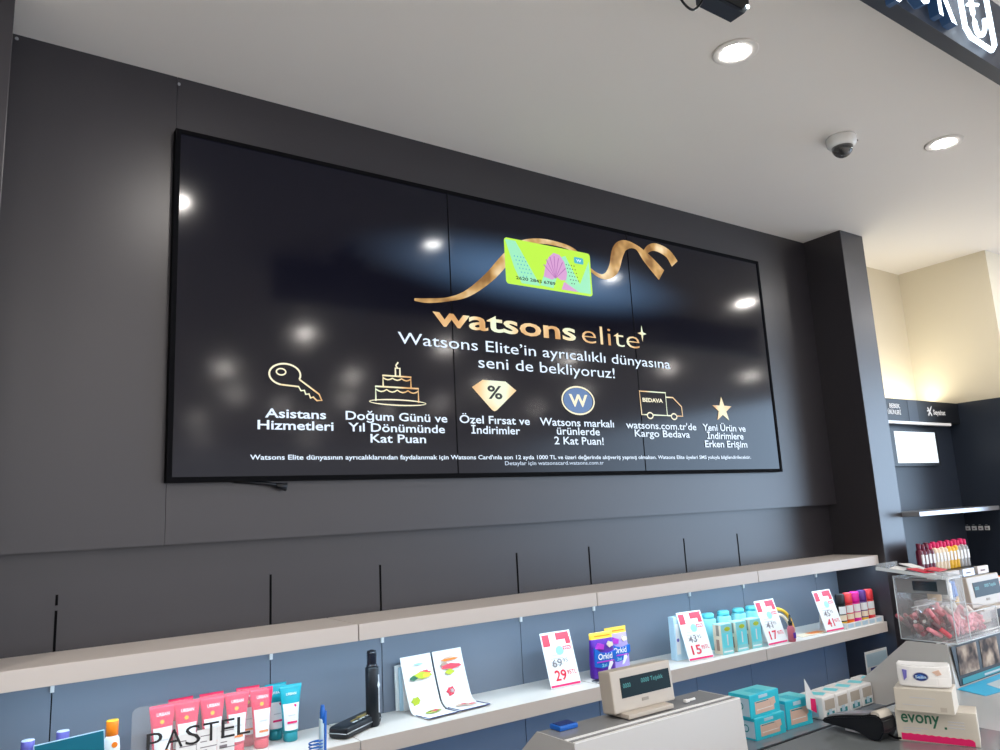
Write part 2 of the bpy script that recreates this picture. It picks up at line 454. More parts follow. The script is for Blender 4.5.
P = [(2.385, 2.80), (2.40, 2.86), (2.425, 2.91), (2.46, 2.940), (2.50, 2.935), (2.53, 2.90), (2.545, 2.84), (2.535, 2.80), (2.50, 2.795), (2.47, 2.81), (2.44, 2.79)]
tri(card, P, 'screen_violet', yy - .0004)
for k in range(7):
    a = R(150 - 20 * k); card.strip([(2.463, 2.80), (2.463 + .085 * math.cos(a), 2.81 + .118 * math.sin(a) * .95)], [.003, .006], 'screen_plum', yy - .0006)
for k in range(22):
    x = 2.54 + (k % 4) * .018 + (k // 4) * .006; z = 2.885 - (k // 4) * .02
    card.box(x, x + .006, yy - .0006, yy - .0004, z, z + .005, 'screen_ink')
for k in range(22):
    x = 2.20 + (k % 4) * .02 + (k // 4) * .010; z = 2.88 - (k // 4) * .02
    card.box(x, x + .006, yy - .0006, yy - .0004, z, z + .006, 'screen_teal')
card.prism(rrect(2.60, 2.665, 2.905, 2.94, .008), yy - .0006, yy - .0002, 'screen_teal')
card.text('W', 2.615, 2.65, 2.915, .015, yy - .0008, 'screen_white', .02)
card.text('2620 2845 6789', 2.205, 2.46, 2.762, .016, yy - .0008, 'screen_ink', .02)
card.build('card_graphic', vw)
# icons
def ring(b, cx, cz, rx, rz, w, m, y=YT, n=28):
    b.raw([(cx + rx * k2 * math.cos(2 * PI * k / n), y, cz + (rz if k2 == 1 else rz - (rx - rx * k2)) * math.sin(2 * PI * k / n)) for k in range(n) for k2 in (1, 1 - w / rx)],
          [(2 * k, 2 * ((k + 1) % n), 2 * ((k + 1) % n) + 1, 2 * k + 1) for k in range(n)], m)
def line(b, pts, w, m, closed=False, y=YT):
    pts = list(pts) + ([pts[0]] if closed else [])
    b.strip(pts, [w] * len(pts), m, y)
    for p in pts[1:-1]: b.raw([(p[0] + w / 2 * math.cos(k * PI / 4), y - .0001, p[1] + w / 2 * math.sin(k * PI / 4)) for k in range(8)], [tuple(range(8))], m)
W = .0075
b = MB()
arc = [(1.022 + .064 * math.cos(a), 2.199 + .044 * math.sin(a)) for a in [R(-38 + 4 + k * 11.5) for k in range(1, 26)]]
kp = [(1.072, 2.222), ] 
line(b, arc, W, 'screen_cream')
for p, r in [((1.006, 2.209), .022)]: ring(b, p[0], p[1], r, .016, W * .8, 'screen_cream')
line(b, [arc[0], (1.165, 2.125), (1.176, 2.100), (1.155, 2.098), (1.140, 2.112), (1.128, 2.108), (1.122, 2.124), (1.108, 2.122), (1.102, 2.138), (1.088, 2.136), (1.078, 2.152), arc[-1]], W * .9, 'screen_gold')
b.build('key_icon', vw)
b = MB()
ring(b, 1.527, 2.105, .140, .015, .006, 'screen_cream')
line(b, [(1.42, 2.108), (1.42, 2.172), (1.628, 2.172), (1.628, 2.108)], W, 'screen_gold')
line(b, [(1.42, 2.160)] + [(1.42 + .208 * k / 16, 2.160 - .010 * abs(math.sin(k * PI / 4))) for k in range(17)], W * .8, 'screen_gold')
line(b, [(1.456, 2.172), (1.456, 2.222), (1.592, 2.222), (1.592, 2.172)], W, 'screen_gold')
line(b, [(1.456 + .136 * k / 12, 2.212 - .008 * abs(math.sin(k * PI / 4))) for k in range(13)], W * .8, 'screen_gold')
line(b, [(1.517, 2.225), (1.517, 2.258), (1.539, 2.258), (1.539, 2.225)], W, 'screen_cream')
line(b, [(1.528, 2.258), (1.520, 2.270), (1.532, 2.286)], W, 'screen_cream')
b.build('cake_icon', vw)
b = MB()
b.prism([(1.914, 2.195), (1.975, 2.232), (2.108, 2.232), (2.170, 2.190), (2.050, 2.090), (2.036, 2.084), (2.022, 2.090)], YT, YT + .001, 'screen_gold')
b.text('%', 2.000, 2.085, 2.145, .062, YT - .001, 'screen_ink', .02)
b.build('diamond_icon', vw)
b = MB()
b.prism([(2.562 + .098 * math.cos(2 * PI * k / 28), 2.158 + .066 * math.sin(2 * PI * k / 28)) for k in range(28)], YT + .0005, YT + .001, 'screen_blue')
ring(b, 2.562, 2.158, .112, .076, .009, 'screen_cream', YT - .0005)
b.text('W', 2.500, 2.625, 2.128, .062, YT - .001, 'screen_cream', .03)
b.build('round_logo_icon', vw)
b = MB()
line(b, [(3.052, 2.100), (3.012, 2.100), (3.008, 2.230), (3.212, 2.230), (3.212, 2.100), (3.100, 2.100)], W, 'screen_gold')
line(b, [(3.212, 2.205), (3.270, 2.205), (3.335, 2.155), (3.337, 2.100), (3.292, 2.100)], W, 'screen_gold')
line(b, [(3.212, 2.100), (3.242, 2.100)], W, 'screen_gold')
for x in (3.076, 3.266): ring(b, x, 2.096, .026, .020, W, 'screen_cream')
b.text('BEDAVA', 3.027, 3.186, 2.172, .022, YT, 'screen_cream', .03)
b.build('truck_icon', vw)
b = MB()
b.prism([(3.690 + (.090 if k % 2 == 0 else .036) * math.sin(k * PI / 5), 2.150 + (.078 if k % 2 == 0 else .031) * math.cos(k * PI / 5)) for k in range(10)], YT, YT + .001, 'screen_gold')
b.build('star_icon', vw)
b = MB(); b.tube([(.83, 2.99, 1.778), (.90, 2.982, 1.772), (.96, 2.975, 1.765), (1.0, 2.972, 1.757)], .007, 'charcoal')
b.tube([(.99, 2.973, 1.759), (1.03, 2.97, 1.750)], [.008, .017], 'charcoal')
tag(b.build('dangling_cable'), 'short black cable end dangling below the screen', 'cable')

# ------------------------------------------------------------------ ceiling lights and fittings
def downlight(x, y, label):
    t = thing('downlight', label, 'ceiling light', (x, y, ZC), 0, 'ceiling downlights')
    b = MB()
    b.lathe([(.092, -.0005), (.091, -.005), (.084, -.007), (.062, -.006), (.056, -.002), (.053, -.001)], 'ceiling', n=32); b.build('trim_ring', t)
    b = MB(); b.lathe([(.0001, -.0065), (.028, -.006), (.048, -.0045), (.053, -.0015)], 'lamp_glow', n=28); b.build('diffuser', t)
    return t
downlight(2.458, 1.722, 'round recessed ceiling light between the black speaker and dome camera')
downlight(4.106, 1.690, 'round recessed ceiling light to the right of the dome camera')

t = thing('dome_camera', 'white dome security camera with a dark glass bubble on the ceiling', 'security camera', (3.555, 1.935, ZC))
b = MB(); b.lathe([(.072, 0), (.074, -.012), (.070, -.038), (.060, -.050), (.052, -.053)], 'white_gloss', n=32); b.build('housing', t)
b = MB(); b.lathe([(.051, -.050)] + [(.051 * math.cos(R(a)), -.054 - .052 * math.sin(R(a))) for a in range(0, 90, 11)] + [(.001, -.1062)], 'dome_glass', n=28); b.build('dome', t)
b = MB(); b.lathe([(.022, -.062), (.024, -.078), (.016, -.092), (.002, -.093)], 'silver', TR(.004, -.004, 0)); b.build('lens', t)
b = MB(); b.cyl(.005, 0, .004, 'grey_ink', TR(.045, -.058, -.028) @ RZ(38) @ RX(90), 10); b.build('screw', t)

t = thing('ceiling_speaker', 'dark box speaker with a looped cable hanging under the ceiling', 'speaker', (1.915, 1.42, ZC))
b = MB()
b.prism([(-.03, -.178), (.145, -.178), (.180, -.140), (.180, -.06), (-.03, -.06)], -.028, .028, 'slate'); b.build('cabinet', t)
b = MB(); b.box(.04, .10, -.02, .02, -.061, 0, 'slate'); b.build('mount', t)
b = MB(); b.prism([(-.02, -.166), (.135, -.166), (.165, -.134), (.165, -.08), (-.02, -.08)], -.032, -.027, 'charcoal'); b.build('grille', t)
b = MB(); b.cyl(.007, 0, .004, 'led', TR(.166, -.029, -.146) @ RX(90), 12); b.build('indicator_light', t)
b = MB(); b.tube(catmull([(-.028, 0, -.165), (-.045, 0, -.195), (-.085, 0, -.232), (-.125, 0, -.225), (-.155, 0, -.19), (-.175, 0, -.12), (-.18, 0, 0)], 5), .004, 'charcoal'); b.build('cable', t)

# illuminated sign hanging from the ceiling, seen from the shop side
t = thing('ceiling_sign', 'dark hanging sign with glowing white letters and a lira badge', 'sign', (1.6, 1.01, ZC))
b = MB(); b.box(0, 5.2, 0, .05, -.30, 0, 'slate'); b.build('sign_panel', t)
def glow_text(s, x0, x1):
    b = MB()
    vs, fs = text_mesh(s, .03); hh = max(v[1] for v in text_mesh('H', .03)[0]); a = min(v[0] for v in vs); c = max(v[0] for v in vs)
    P = lambda v, y: (x0 + (v[0] - a) * (x1 - x0) / (c - a) - 1.6, y, 3.135 - ZC + v[1] * .235 / hh)
    b.raw([P(v, -.032) for v in vs], fs, 'sign_glow')
    # sides
    e = {}
    for f in fs:
        for i in range(len(f)):
            k = tuple(sorted((f[i], f[(i + 1) % len(f)]))); e[k] = e.get(k, 0) + 1
    for (i, j), n in e.items():
        if n == 1: b.raw([P(vs[i], -.032), P(vs[j], -.032), P(vs[j], -.001), P(vs[i], -.001)], [(0, 1, 2, 3)], 'sign_side')
    b.build('letter', t)
glow_text('O', 2.33, 2.470); glow_text('K', 2.500, 2.620); glow_text('Ç', 2.17, 2.30)
b = MB()
badge = [(2.712 - 1.6, -.02), (2.712 - 1.6, -.24), (2.745 - 1.6, -.268), (2.90 - 1.6, -.268), (2.935 - 1.6, -.235), (2.935 - 1.6, -.02)]
for p, q2 in zip(badge, badge[1:] + badge[:1]):
    b.tube([(p[0], -.02, p[1]), (q2[0], -.02, q2[1])], .0085, 'sign_glow')
b.build('badge_outline', t)
b = MB()
lira = catmull([(2.80 - 1.6, -.065), (2.80 - 1.6, -.215), (2.84 - 1.6, -.228), (2.875 - 1.6, -.19), (2.885 - 1.6, -.15)], 5)
b.tube([(p[0], -.02, p[1]) for p in lira], .008, 'sign_glow')
for dz in (0, .035): b.tube([(2.765 - 1.6, -.02, -.135 + dz), (2.850 - 1.6, -.02, -.105 + dz)], .006, 'sign_glow')
b.build('lira_symbol', t)

# ------------------------------------------------------------------ lower shelf goods
Z = ZS2
def price_card(x, y, old, new, dec, label, rz=0, w=.168, h=.242, lean=17):
    t = thing('price_sign', label, 'price sign', (x, y, Z + .002), rz, 'red and white price signs')
    M = RX(-lean)
    b = MB()
    b.box(-w / 2, w / 2, 0, .002, 0, h, 'paper', M)
    b.box(-w / 2 + .006, -w / 2 + .045, -.0008, 0, h - .062, h - .010, 'red_soft', M)
    b.box(w / 2 - .085, w / 2 - .010, -.0008, 0, h - .038, h - .006, 'red_soft', M)
    b.box(w / 2 - .035, w / 2 - .008, -.0010, 0, h - .060, h - .030, 'red_soft', M)
    b.box(w / 2 - .058, w / 2 - .012, -.0012, 0, h - .085, h - .068, 'red_soft', M)
    b.text('50%', w / 2 - .055, w / 2 - .015, h - .082, .010, -.0018, 'paper', .02, M)
    b.prism([(w / 2 - .078 + .022 * math.cos(k * PI / 8), h - .085 + .020 * math.sin(k * PI / 8)) for k in range(16)], -.001, 0, 'teal_light', M)
    for k, ww in enumerate((.06, .07, .05, .065)):
        b.box(-w / 2 + .03, -w / 2 + .03 + ww, -.0008, 0, h - .105 - k * .014, h - .101 - k * .014, 'pale_ink', M)
    b.text(old, -w / 2 + .034, -w / 2 + .088, .088, .034, -.0014, 'grey_ink', .006, M)
    b.text('95', -w / 2 + .094, -w / 2 + .122, .104, .017, -.0014, 'grey_ink', .0, M)
    b.text(new, -w / 2 + .034, -w / 2 + .098, .030, .044, -.0014, 'red', .02, M)
    b.text(dec, -w / 2 + .104, w / 2 - .012, .050, .018, -.0014, 'red', .01, M)
    b.box(-w / 2 + .003, w / 2 - .003, -.0010, 0, .004, .013, 'crimson', M)
    b.build('printed_card', t)
    b = MB(); b.box(-.02, .02, 0, .0025, 0, h * .80, 'paper', TR(0, h * math.sin(R(lean)) * 1.35, 0) @ RX(lean * .55)); b.build('easel_back', t)
    return t
price_card(2.287, 2.862, '69', '29', '95TL', 'red and white price sign reading 69 and 29, beside the purple pouches', -3)
price_card(3.141, 2.812, '43', '15', '95TL', 'red and white price sign reading 15, left of the turquoise boxes', -5)
price_card(3.735, 2.782, '41', '17', '95TL', 'red and white price sign behind the small dropper bottle', -1)
price_card(4.288, 2.784, '45', '41', '95TL', 'red and white price sign beside the colourful bottles', -3)

t = thing('pale_carton', 'slim pale blue carton standing just behind the sign reading 15', 'box', (3.085, 2.905, Z), -4)
b = MB(); b.box(-.045, .045, -.02, .02, 0, .215, 'pale_blue', bev=.001); b.build('carton_body', t)
b = MB(); b.box(-.038, -.012, -.0206, -.02, .03, .18, 'paper'); b.lathe([(.0001, 0), (.009, .0006)], 'lavender', TR(-.026, -.0206, .10) @ RX(90), 12); b.build('front_print', t)

# squeeze tubes standing on their caps
def squeeze_tube(name, label, cat, body, top, x, y, rz, h=.203, w=.086, grp=None, capm='red_soft', style=0):
    t = thing(name, label, cat, (x, y, Z), rz, grp)
    b = MB(); b.lathe([(.023, 0), (.026, .004), (.0255, .030), (.022, .032)], capm, n=20); b.build('cap', t)
    b = MB(); n = 24; rows = [(0.033, 1.0), (.06, .92), (.10, .74), (.14, .48), (.175, .2), (h - .014, .06), (h, .05)]
    vs = []; fs = []
    for z, f in rows:
        z = min(z, h)
        for k in range(n):
            a = 2 * PI * k / n; rx = .0285 * f + (w / 2) * (1 - f); vs.append((rx * math.cos(a), .0235 * f * math.sin(a) + 0, z))
    for j in range(len(rows) - 1):
        mm = top if rows[j][0] >= .125 else body
        b.raw([], [], mm)
    V = [b.bm.verts.new(v) for v in vs]
    for j in range(len(rows) - 1):
        mm = top if rows[j][0] >= .135 else body
        for k in range(n):
            q = b.bm.faces.new([V[j * n + k], V[j * n + (k + 1) % n], V[(j + 1) * n + (k + 1) % n], V[(j + 1) * n + k]]); q.smooth = True; q.material_index = b.mi(mm)
    q = b.bm.faces.new([V[k] for k in range(n)][::-1]); q.material_index = b.mi(body)
    q = b.bm.faces.new([V[len(vs) - n + k] for k in range(n)]); q.material_index = b.mi(top)
    # printed label hugging the front
    lv = []; lf = []; zs = [.040, .06, .10, .132]; fz = [.98, .92, .74, .53]; m2 = 8
    for z, f in zip(zs, fz):
        for k in range(m2 + 1):
            a = R(-150 + 120 * k / m2); rx = .0285 * f + (w / 2) * (1 - f); lv.append((rx * math.cos(a) * 1.0, (.0235 * f) * math.sin(a) * 1.0 - .0007, z))
    for j in range(len(zs) - 1):
        for k in range(m2): lf.append((j * (m2 + 1) + k, j * (m2 + 1) + k + 1, (j + 1) * (m2 + 1) + k + 1, (j + 1) * (m2 + 1) + k))
    b.raw(lv, lf, 'paper', smooth=True)
    if style == 0:
        b.text('URBAN', -.021, .021, h - .034, .011, -.0105, 'paper', .02)
        b.lathe([(.0001, 0), (.007, .0005)], 'yellow', TR(-.004, -.0155, h - .052) @ RX(90), 10)
        b.box(-.015, .017, -.0238, -.0225, .055, .062, 'orange')
        b.box(-.013, .015, -.0215, -.0195, .092, .095, 'pale_ink')
    else:
        b.text('URBAN', -.019, .019, h - .036, .009, -.0105, 'paper', .01)
        b.box(-.018, .018, -.0240, -.0225, .064, .071, 'crimson')
        b.lathe([(.0001, 0), (.006, .0005)], 'crimson', TR(.013, -.0135, .122) @ RX(90), 10)
        b.box(-.014, .012, -.0210, -.0190, .090, .093, 'pale_ink')
    b.build('tube_body', t)
    return t
g = 'pink and teal hair care tubes'
p0 = squeeze_tube('squeeze_tube', 'pink tube with a white front, leftmost of the pink tubes', 'tube', 'pink', 'pink', .592, 2.95, 4, grp=g)
labs = ['pink hair care tube second from the left behind the clear sign', 'pink hair care tube in the middle of the pink row', 'pink hair care tube just left of the gap before the rightmost', 'rightmost pink hair care tube, next to the teal tubes']
for i, (x, rz) in enumerate(((.672, -2), (.757, 3), (.842, -4), (.930, 2))): dup(p0, (x, 2.95, Z), rz, labs[i])
labs = ['pink tube peeking out behind the leftmost pink tubes', 'pink tube peeking out behind the middle pink tube', 'pink tube peeking out behind the rightmost pink tubes']
for i, x in enumerate((.665, .77, .90)): dup(p0, (x, 3.015, Z), 3 - i * 3, labs[i])
q0 = squeeze_tube('squeeze_tube', 'teal and white tube, the front one of two', 'tube', 'teal', 'teal', 1.040, 2.955, -2, h=.197, grp=g, capm='teal_dark', style=1)
dup(q0, (1.005, 3.018, Z), 3, 'teal and white tube half hidden behind the front teal one')

# lotion bottles at the left, mostly below the frame
def lotion(name, x, y, h, capm, capt, body, label):
    t = thing(name, label, 'bottle', (x, y, Z))
    b = MB(); b.lathe([(.020, 0), (.024, .004), (.025, h * .55), (.022, h * .70), (.016, h * .76)], body, n=20, sy=.75); b.build('bottle_body', t)
    b = MB(); b.lathe([(.0175, h * .755), (.0185, h * .76), (.0185, h - .003), (.0165, h)], capm, n=20, sy=.85, ms=[capm, capm, capt]); b.build('cap', t)
    return t
lotion('lotion_bottle', .198, 2.90, .178, 'lavender', 'lav_top', 'white', 'bottle with a lavender cap at the left end of the shelf')
lotion('lotion_bottle', .295, 2.935, .180, 'lavender', 'lav_top', 'white', 'bottle with a lavender cap behind the dark teal card')
t = lotion('sunscreen_bottle', .432, 2.905, .192, 'orange', 'yellow', 'white', 'white sunscreen bottle with a bright orange cap')
b = MB(); b.lathe([(.0001, 0), (.009, .0006)], 'orange', TR(.006, -.0180, .118) @ RX(90), 12); b.build('printed_logo', t)
t = thing('teal_card', 'dark teal information card leaning in front of the lavender capped bottles', 'card', (.315, 2.84, Z + .001), 0)
b = MB(); b.box(-.094, .094, 0, .003, 0, .170, 'teal_card', RX(-4) @ RY(-3), bev=.001); b.box(-.096, .096, .001, .0035, -.002, .1725, 'pale_blue', RX(-4) @ RY(-3)); b.build('card_sheet', t)
b = MB(); b.box(-.04, .04, 0, .05, 0, .004, 'white'); b.build('card_foot', t)

# black spray tube, black case
t = thing('spray_can', 'tall slim black can with a ribbed cap standing on the shelf', 'can', (1.352, 2.909, Z))
b = MB(); b.lathe([(.022, 0), (.026, .006), (.0265, .215), (.022, .222)], 'charcoal', n=28); b.build('can_body', t)
b = MB(); b.lathe([(.0215, .219), (.0215, .226), (.0195, .228)] + [(.0195 - .0008 * (k % 2), .230 + k * .004) for k in range(12)] + [(.017, .280), (.005, .284)], 'black_gloss', n=28); b.build('cap', t)
b = MB(); b.box(.004, .010, -.0272, -.0255, .05, .19, 'pale_ink', RZ(28)); b.prism([(-.004, .150), (.004, .135), (.012, .150), (.004, .175)], -.0276, -.026, 'paper', RZ(34)); b.build('printed_label', t)
t = thing('black_case', 'black padded case with gold print lying beside the black can', 'case', (1.275, 2.895, Z), 33)
b = MB(); b.box(-.125, .125, -.042, .042, 0, .046, 'charcoal', bev=.014); smoothen(b.build('case_shell', t), 2)
b = MB(); b.tube([(-.12, -.0415, .022), (.12, -.0415, .022)], .0022, 'silver', n=6); b.tube([(-.1255, -.04, .022), (-.1255, .04, .022)], .0018, 'silver', n=6); b.build('zip', t)
b = MB()
b.box(.005, .085, -.016, .006, .0455, .0465, 'gold', RZ(0)); b.box(-.045, -.005, -.012, -.004, .0455, .0465, 'gold'); b.text('ELITE', -.06, .05, 0, .010, 0, 'paper', .01, TR(0, -.032, .0468) @ RX(-90)); b.build('gold_print', t)

# sample cards with curled feet
def leaflet(x, y, rz, label, w=.150, prints=0):
    t = thing('folded_leaflet', label, 'leaflet', (x, y, Z), rz, 'pale recipe leaflets')
    prof = [(.088, .214), (.074, .165), (.055, .11), (.035, .058), (.022, .028), (.004, .010), (-.02, .003), (-.06, .0025), (-.105, .005), (-.120, .007)]
    prof = catmull(prof, 3)
    b = MB(); vs = []; fs = []
    n = len(prof)
    for (y_, z_) in prof:
        for xx in (-w / 2, w / 2): vs.append((xx, y_, z_))
    for i in range(n - 1): fs.append((2 * i, 2 * i + 1, 2 * i + 3, 2 * i + 2))
    b.raw(vs, fs, 'paper', smooth=True); b.raw([(x, y + .0015, z - .0015) for x, y, z in vs], fs, 'paper', smooth=True)
    def blob(u, zz, rx, rz_, m, k0=0):
        # print patches following the upright slope
        zz = zz * .9
        f = .088 + (zz - .214) * .335 - (.003 if zz > .1 else -.004) - .003 * (1 if zz < .1 else 0)
        sl = math.degrees(math.atan(.31))
        b.prism([(u + rx * math.cos(k * PI / 6) * (1 + .25 * math.sin(3 * k + k0)), rz_ * math.sin(k * PI / 6) * (1 + .2 * math.cos(2 * k + k0))) for k in range(12)], -.0030, -.0010, m, TR(0, f - .004, zz) @ RX(-sl))
    if prints == 0:
        blob(.008, .150, .046, .013, 'lime'); blob(.020, .160, .032, .010, 'red_soft', 2); blob(-.034, .144, .018, .009, 'green_ink', 1); blob(.030, .148, .018, .009, 'yellow', 4); blob(.0, .200, .022, .003, 'teal_light'); blob(-.04, .050, .020, .016, 'lime', 3); blob(-.034, .056, .010, .008, 'red_soft', 1)
        cx = [(.0, -.03), (.02, -.02)]
    else:
        blob(.0, .165, .050, .011, 'red_soft'); blob(-.030, .176, .018, .010, 'brown_print', 2); blob(-.012, .142, .022, .010, 'lime', 1); blob(.0, .195, .045, .005, 'orange', 3); blob(.0, .205, .028, .002, 'skin_print'); blob(-.022, .060, .019, .018, 'red_soft', 3); blob(-.018, .060, .010, .010, 'paper', 3)
        cx = [(-.01, -.03), (.02, -.05)]
    for (u, v) in cx:
        b.lathe([(.0001, 0), (.032, .0004)], 'lime' if prints == 0 else 'skin_print', TR(u, v, .0068) , 12, sy=.55)
        b.lathe([(.0001, 0), (.014, .0004)], 'red_soft', TR(u + .01, v + .003, .0074), 10, sy=.6)
    b.build('leaflet_sheet', t)
    b = MB(); b.tube([(w / 2 - .003, -.02, .004), (w / 2 - .003, -.119, .008), (-w / 2 + .003, -.119, .008), (-w / 2 + .003, -.02, .004)], .0018, 'navy', n=5); b.build('dark_edge', t)
    return t
leaflet(1.612, 2.935, 4, 'pale leaflet with green and red food pictures, the left one of the pair')
leaflet(1.772, 2.948, 3, 'pale leaflet with orange food pictures, the right one of the pair', prints=1)
t0 = None
labs = ['plain pale leaflet at the very back of the leaning stack', 'plain pale leaflet in the middle of the leaning stack', 'plain pale leaflet at the front of the leaning stack']
for k in range(3):
    t = thing('leaflet_in_stack', labs[k], 'leaflet', (1.575 + k * .010, 3.045 - k * .016, Z + .0035), 5, 'leaflets leaning behind the food pair')
    b = MB(); b.box(-.056, .056, -.003, .003, 0, .165 + .012 * (2 - k) * .5, 'pale_blue' if k % 2 else 'paper', RX(-2)); b.build('sheet', t)

# purple pouches
def pouch(x, y, rz, label, sc, light=False):
    t = thing('tablet_pouch', label, 'pouch', (x, y, Z), rz, 'purple refill pouches')
    w, h, d = .135 * sc, .205, .06
    b = MB(); n = 10; vs = []; fs = []
    rows = [(0, 1, .94), (.02, 1, .98), (.08, .95, .97), (.14, .72, .96), (.175, .32, 1.0), (.19, .06, 1.03), (h, .05, 1.03)]
    pm = 'purple_light' if light else 'purple'
    N = 24; V = []
    for z, f, g2 in rows:
        for k in range(N):
            a = 2 * PI * k / N; c, s_ = math.cos(a), math.sin(a)
            px = w / 2 * g2 * (abs(c) ** .35) * (1 if c >= 0 else -1); py = d / 2 * f * (abs(s_) ** .6) * (1 if s_ >= 0 else -1)
            V.append(b.bm.verts.new((px, py, z)))
    for j in range(len(rows) - 1):
        mm = 'yellow' if rows[j][0] >= .17 else pm
        for k in range(N):
            q = b.bm.faces.new([V[j * N + k], V[j * N + (k + 1) % N], V[(j + 1) * N + (k + 1) % N], V[(j + 1) * N + k]]); q.material_index = b.mi(mm); q.smooth = True
    q = b.bm.faces.new([V[k] for k in range(N)][::-1]); q.material_index = b.mi(pm)
    q = b.bm.faces.new(V[-N:]); q.material_index = b.mi('label_cream')
    b.build('pouch_body', t)
    b = MB(); y0 = -d / 2 - .001
    P = [(-w * .46, .055), (-w * .15, .045), (w * .2, .052), (w * .47, .085), (w * .47, .118), (w * .1, .110), (-w * .2, .118), (-w * .47, .140)]
    b.prism(P, y0, y0 + .010, 'blue')
    b.text('Orkid', -w * .34, w * .28, .086, .026, y0 - .001, 'paper', .02)
    b.prism([(w * .05, .030), (w * .15, .035), (w * .30, .062), (w * .26, .080), (w * .16, .075)], y0 - .001, y0 + .004, 'paper')
    b.prism([(w * .25 + .017 * math.cos(k * PI / 5), .148 + (.015 if k % 2 else .010) * math.sin(k * PI / 5)) for k in range(10)], -.028, -.018, 'label_cream')
    b.prism([(-w * .40, .135), (-w * .05, .128), (-w * .02, .150), (-w * .25, .160)], -.028, -.016, 'violet')
    b.text('2si', -w * .2, w * .02, .052, .014, y0 - .001, 'teal_light', .02)
    b.box(-w * .40, w * .35, y0 - .0012, y0, .0725, .078, 'violet')
    b.box(-w * .3, w * .38, -.0045, -.0035, .180, .190, 'orange')
    b.build('printed_front', t)
    return t
pouch(2.540, 2.895, -4, 'purple and blue refill pouch with a yellow top, the front one', 1)
pouch(2.690, 2.955, -2, 'lighter purple refill pouch standing behind the front one', 1, True)
t = thing('flat_phone', 'dark flat phone lying on the shelf before the purple pouch', 'phone', (2.49, 2.822, Z), -6)
b = MB(); b.box(-.065, .065, -.024, .024, 0, .008, 'silver', bev=.003); b.build('phone_body', t)
b = MB(); b.box(-.060, .060, -.020, .020, .008, .0092, 'charcoal'); b.build('phone_screen', t)

# turquoise cartons
def carton(x, y, label, h=.150, front=True):
    t = thing('slim_carton', label, 'box', (x, y, Z), -3, 'turquoise cosmetic cartons')
    w, d = .082, .060
    b = MB(); b.box(-w / 2, w / 2, -d / 2, d / 2, 0, h, 'teal_light', bev=.0012)
    b.box(-w / 2 - .0006, -w / 2, -d / 2 + .002, d / 2 - .002, .002, h - .002, 'label_cream')
    b.box(-w / 2 - .0012, -w / 2, -d / 2 + .02, d / 2 - .02, .02, h * .5, 'brown_print')
    b.box(-w / 2 - .0012, -w / 2, -d / 2 + .016, d / 2 - .024, h * .62, h * .97, 'beige_dark')
    b.box(-w / 2 + .004, w / 2 - .004, -d / 2 - .0006, -d / 2, .035, h * .72, 'aqua_top')
    b.prism([(.004 + .022 * math.cos(k * PI / 6), h * .84 + .011 * math.sin(k * PI / 6)) for k in range(12)], -d / 2 - .001, -d / 2, 'lime')
    b.box(-.004, .004, -d / 2 - .0014, -d / 2, h * .3, h * .66, 'paper')
    b.box(-w / 2 + .008, w / 2 - .008, -d / 2 - .001, -d / 2, .012, .018, 'paper')
    b.build('carton_body', t)
    if front:
        b = MB(); b.box(-w / 2 + .002, w / 2 - .002, -d / 2 + .002, d / 2 - .002, h, h + .0015, 'pale_blue'); b.build('carton_lid', t)
    return t
labs = ['turquoise carton in the front row nearest the price sign', 'turquoise carton in the middle of the front row', 'turquoise carton at the right end of the front row']
for i, x in enumerate((3.345, 3.465, 3.585)): carton(x, 2.835, labs[i], .152)
def pouch2(x, y, label):
    t = thing('turquoise_bottle', label, 'bottle', (x, y, Z), 0, 'turquoise bottles behind the cartons')
    b = MB(); b.lathe([(.044, 0), (.050, .006), (.050, .155), (.040, .164)], 'teal_light', n=20, sy=.7); b.build('bottle_body', t)
    b = MB(); b.lathe([(.038, .163), (.037, .184), (.030, .190)], 'aqua_top', n=20, sy=.8); b.build('cap', t)
labs = ['turquoise bottle behind the cartons, leftmost of four caps', 'turquoise bottle behind the cartons, second cap from the left', 'turquoise bottle behind the cartons, third cap from the left', 'turquoise bottle behind the cartons, rightmost cap']
for i, x in enumerate((3.40, 3.53, 3.66, 3.775)): pouch2(x, 2.975, labs[i])

# small dropper bottle, yellow loop pack
t = thing('dropper_bottle', 'small pink glass bottle with a black dropper cap', 'bottle', (3.858, 2.782, Z))
b = MB(); b.lathe([(.019, 0), (.021, .003), (.021, .070), (.014, .084), (.009, .088)], 'lipstick_rose', n=20); b.build('glass_body', t)
b = MB(); b.lathe([(.012, .086), (.012, .108), (.007, .112), (.006, .140), (.003, .146)], 'black_gloss', n=16); b.build('dropper_cap', t)
b = MB(); b.box(-.010, .010, -.0225, -.020, .02, .05, 'purple'); b.build('printed_label', t)
t = thing('soft_toy', 'yellow looped toy ring with a turquoise knot lying on the shelf', 'toy', (3.98, 2.94, Z))
b = MB(); b.tube(catmull([(-.14, 0, .12), (-.08, .0, .150), (.0, .0, .150), (.06, 0, .125), (.10, 0, .08), (.125, 0, .015)], 6), .010, 'yellow'); b.tube(catmull([(-.10, -.01, .128), (.0, -.01, .120), (.05, -.01, .085), (.09, -.01, .015)], 6), .008, 'label_cream'); b.build('yellow_strap', t)
b = MB(); b.box(-.13, -.06, -.03, .01, .0, .11, 'teal', bev=.012); b.build('turquoise_knot', t)
b = MB(); b.box(-.05, .20, -.09, -.02, 0, .004, 'label_cream', RZ(-2)); b.box(.05, .17, -.075, -.03, .004, .0055, 'orange', RZ(-2))
tag(b.build('orange_leaflet'), 'cream and orange leaflet lying flat before the yellow toy ring', 'leaflet').location = (4.06, 2.90, Z + .0005)

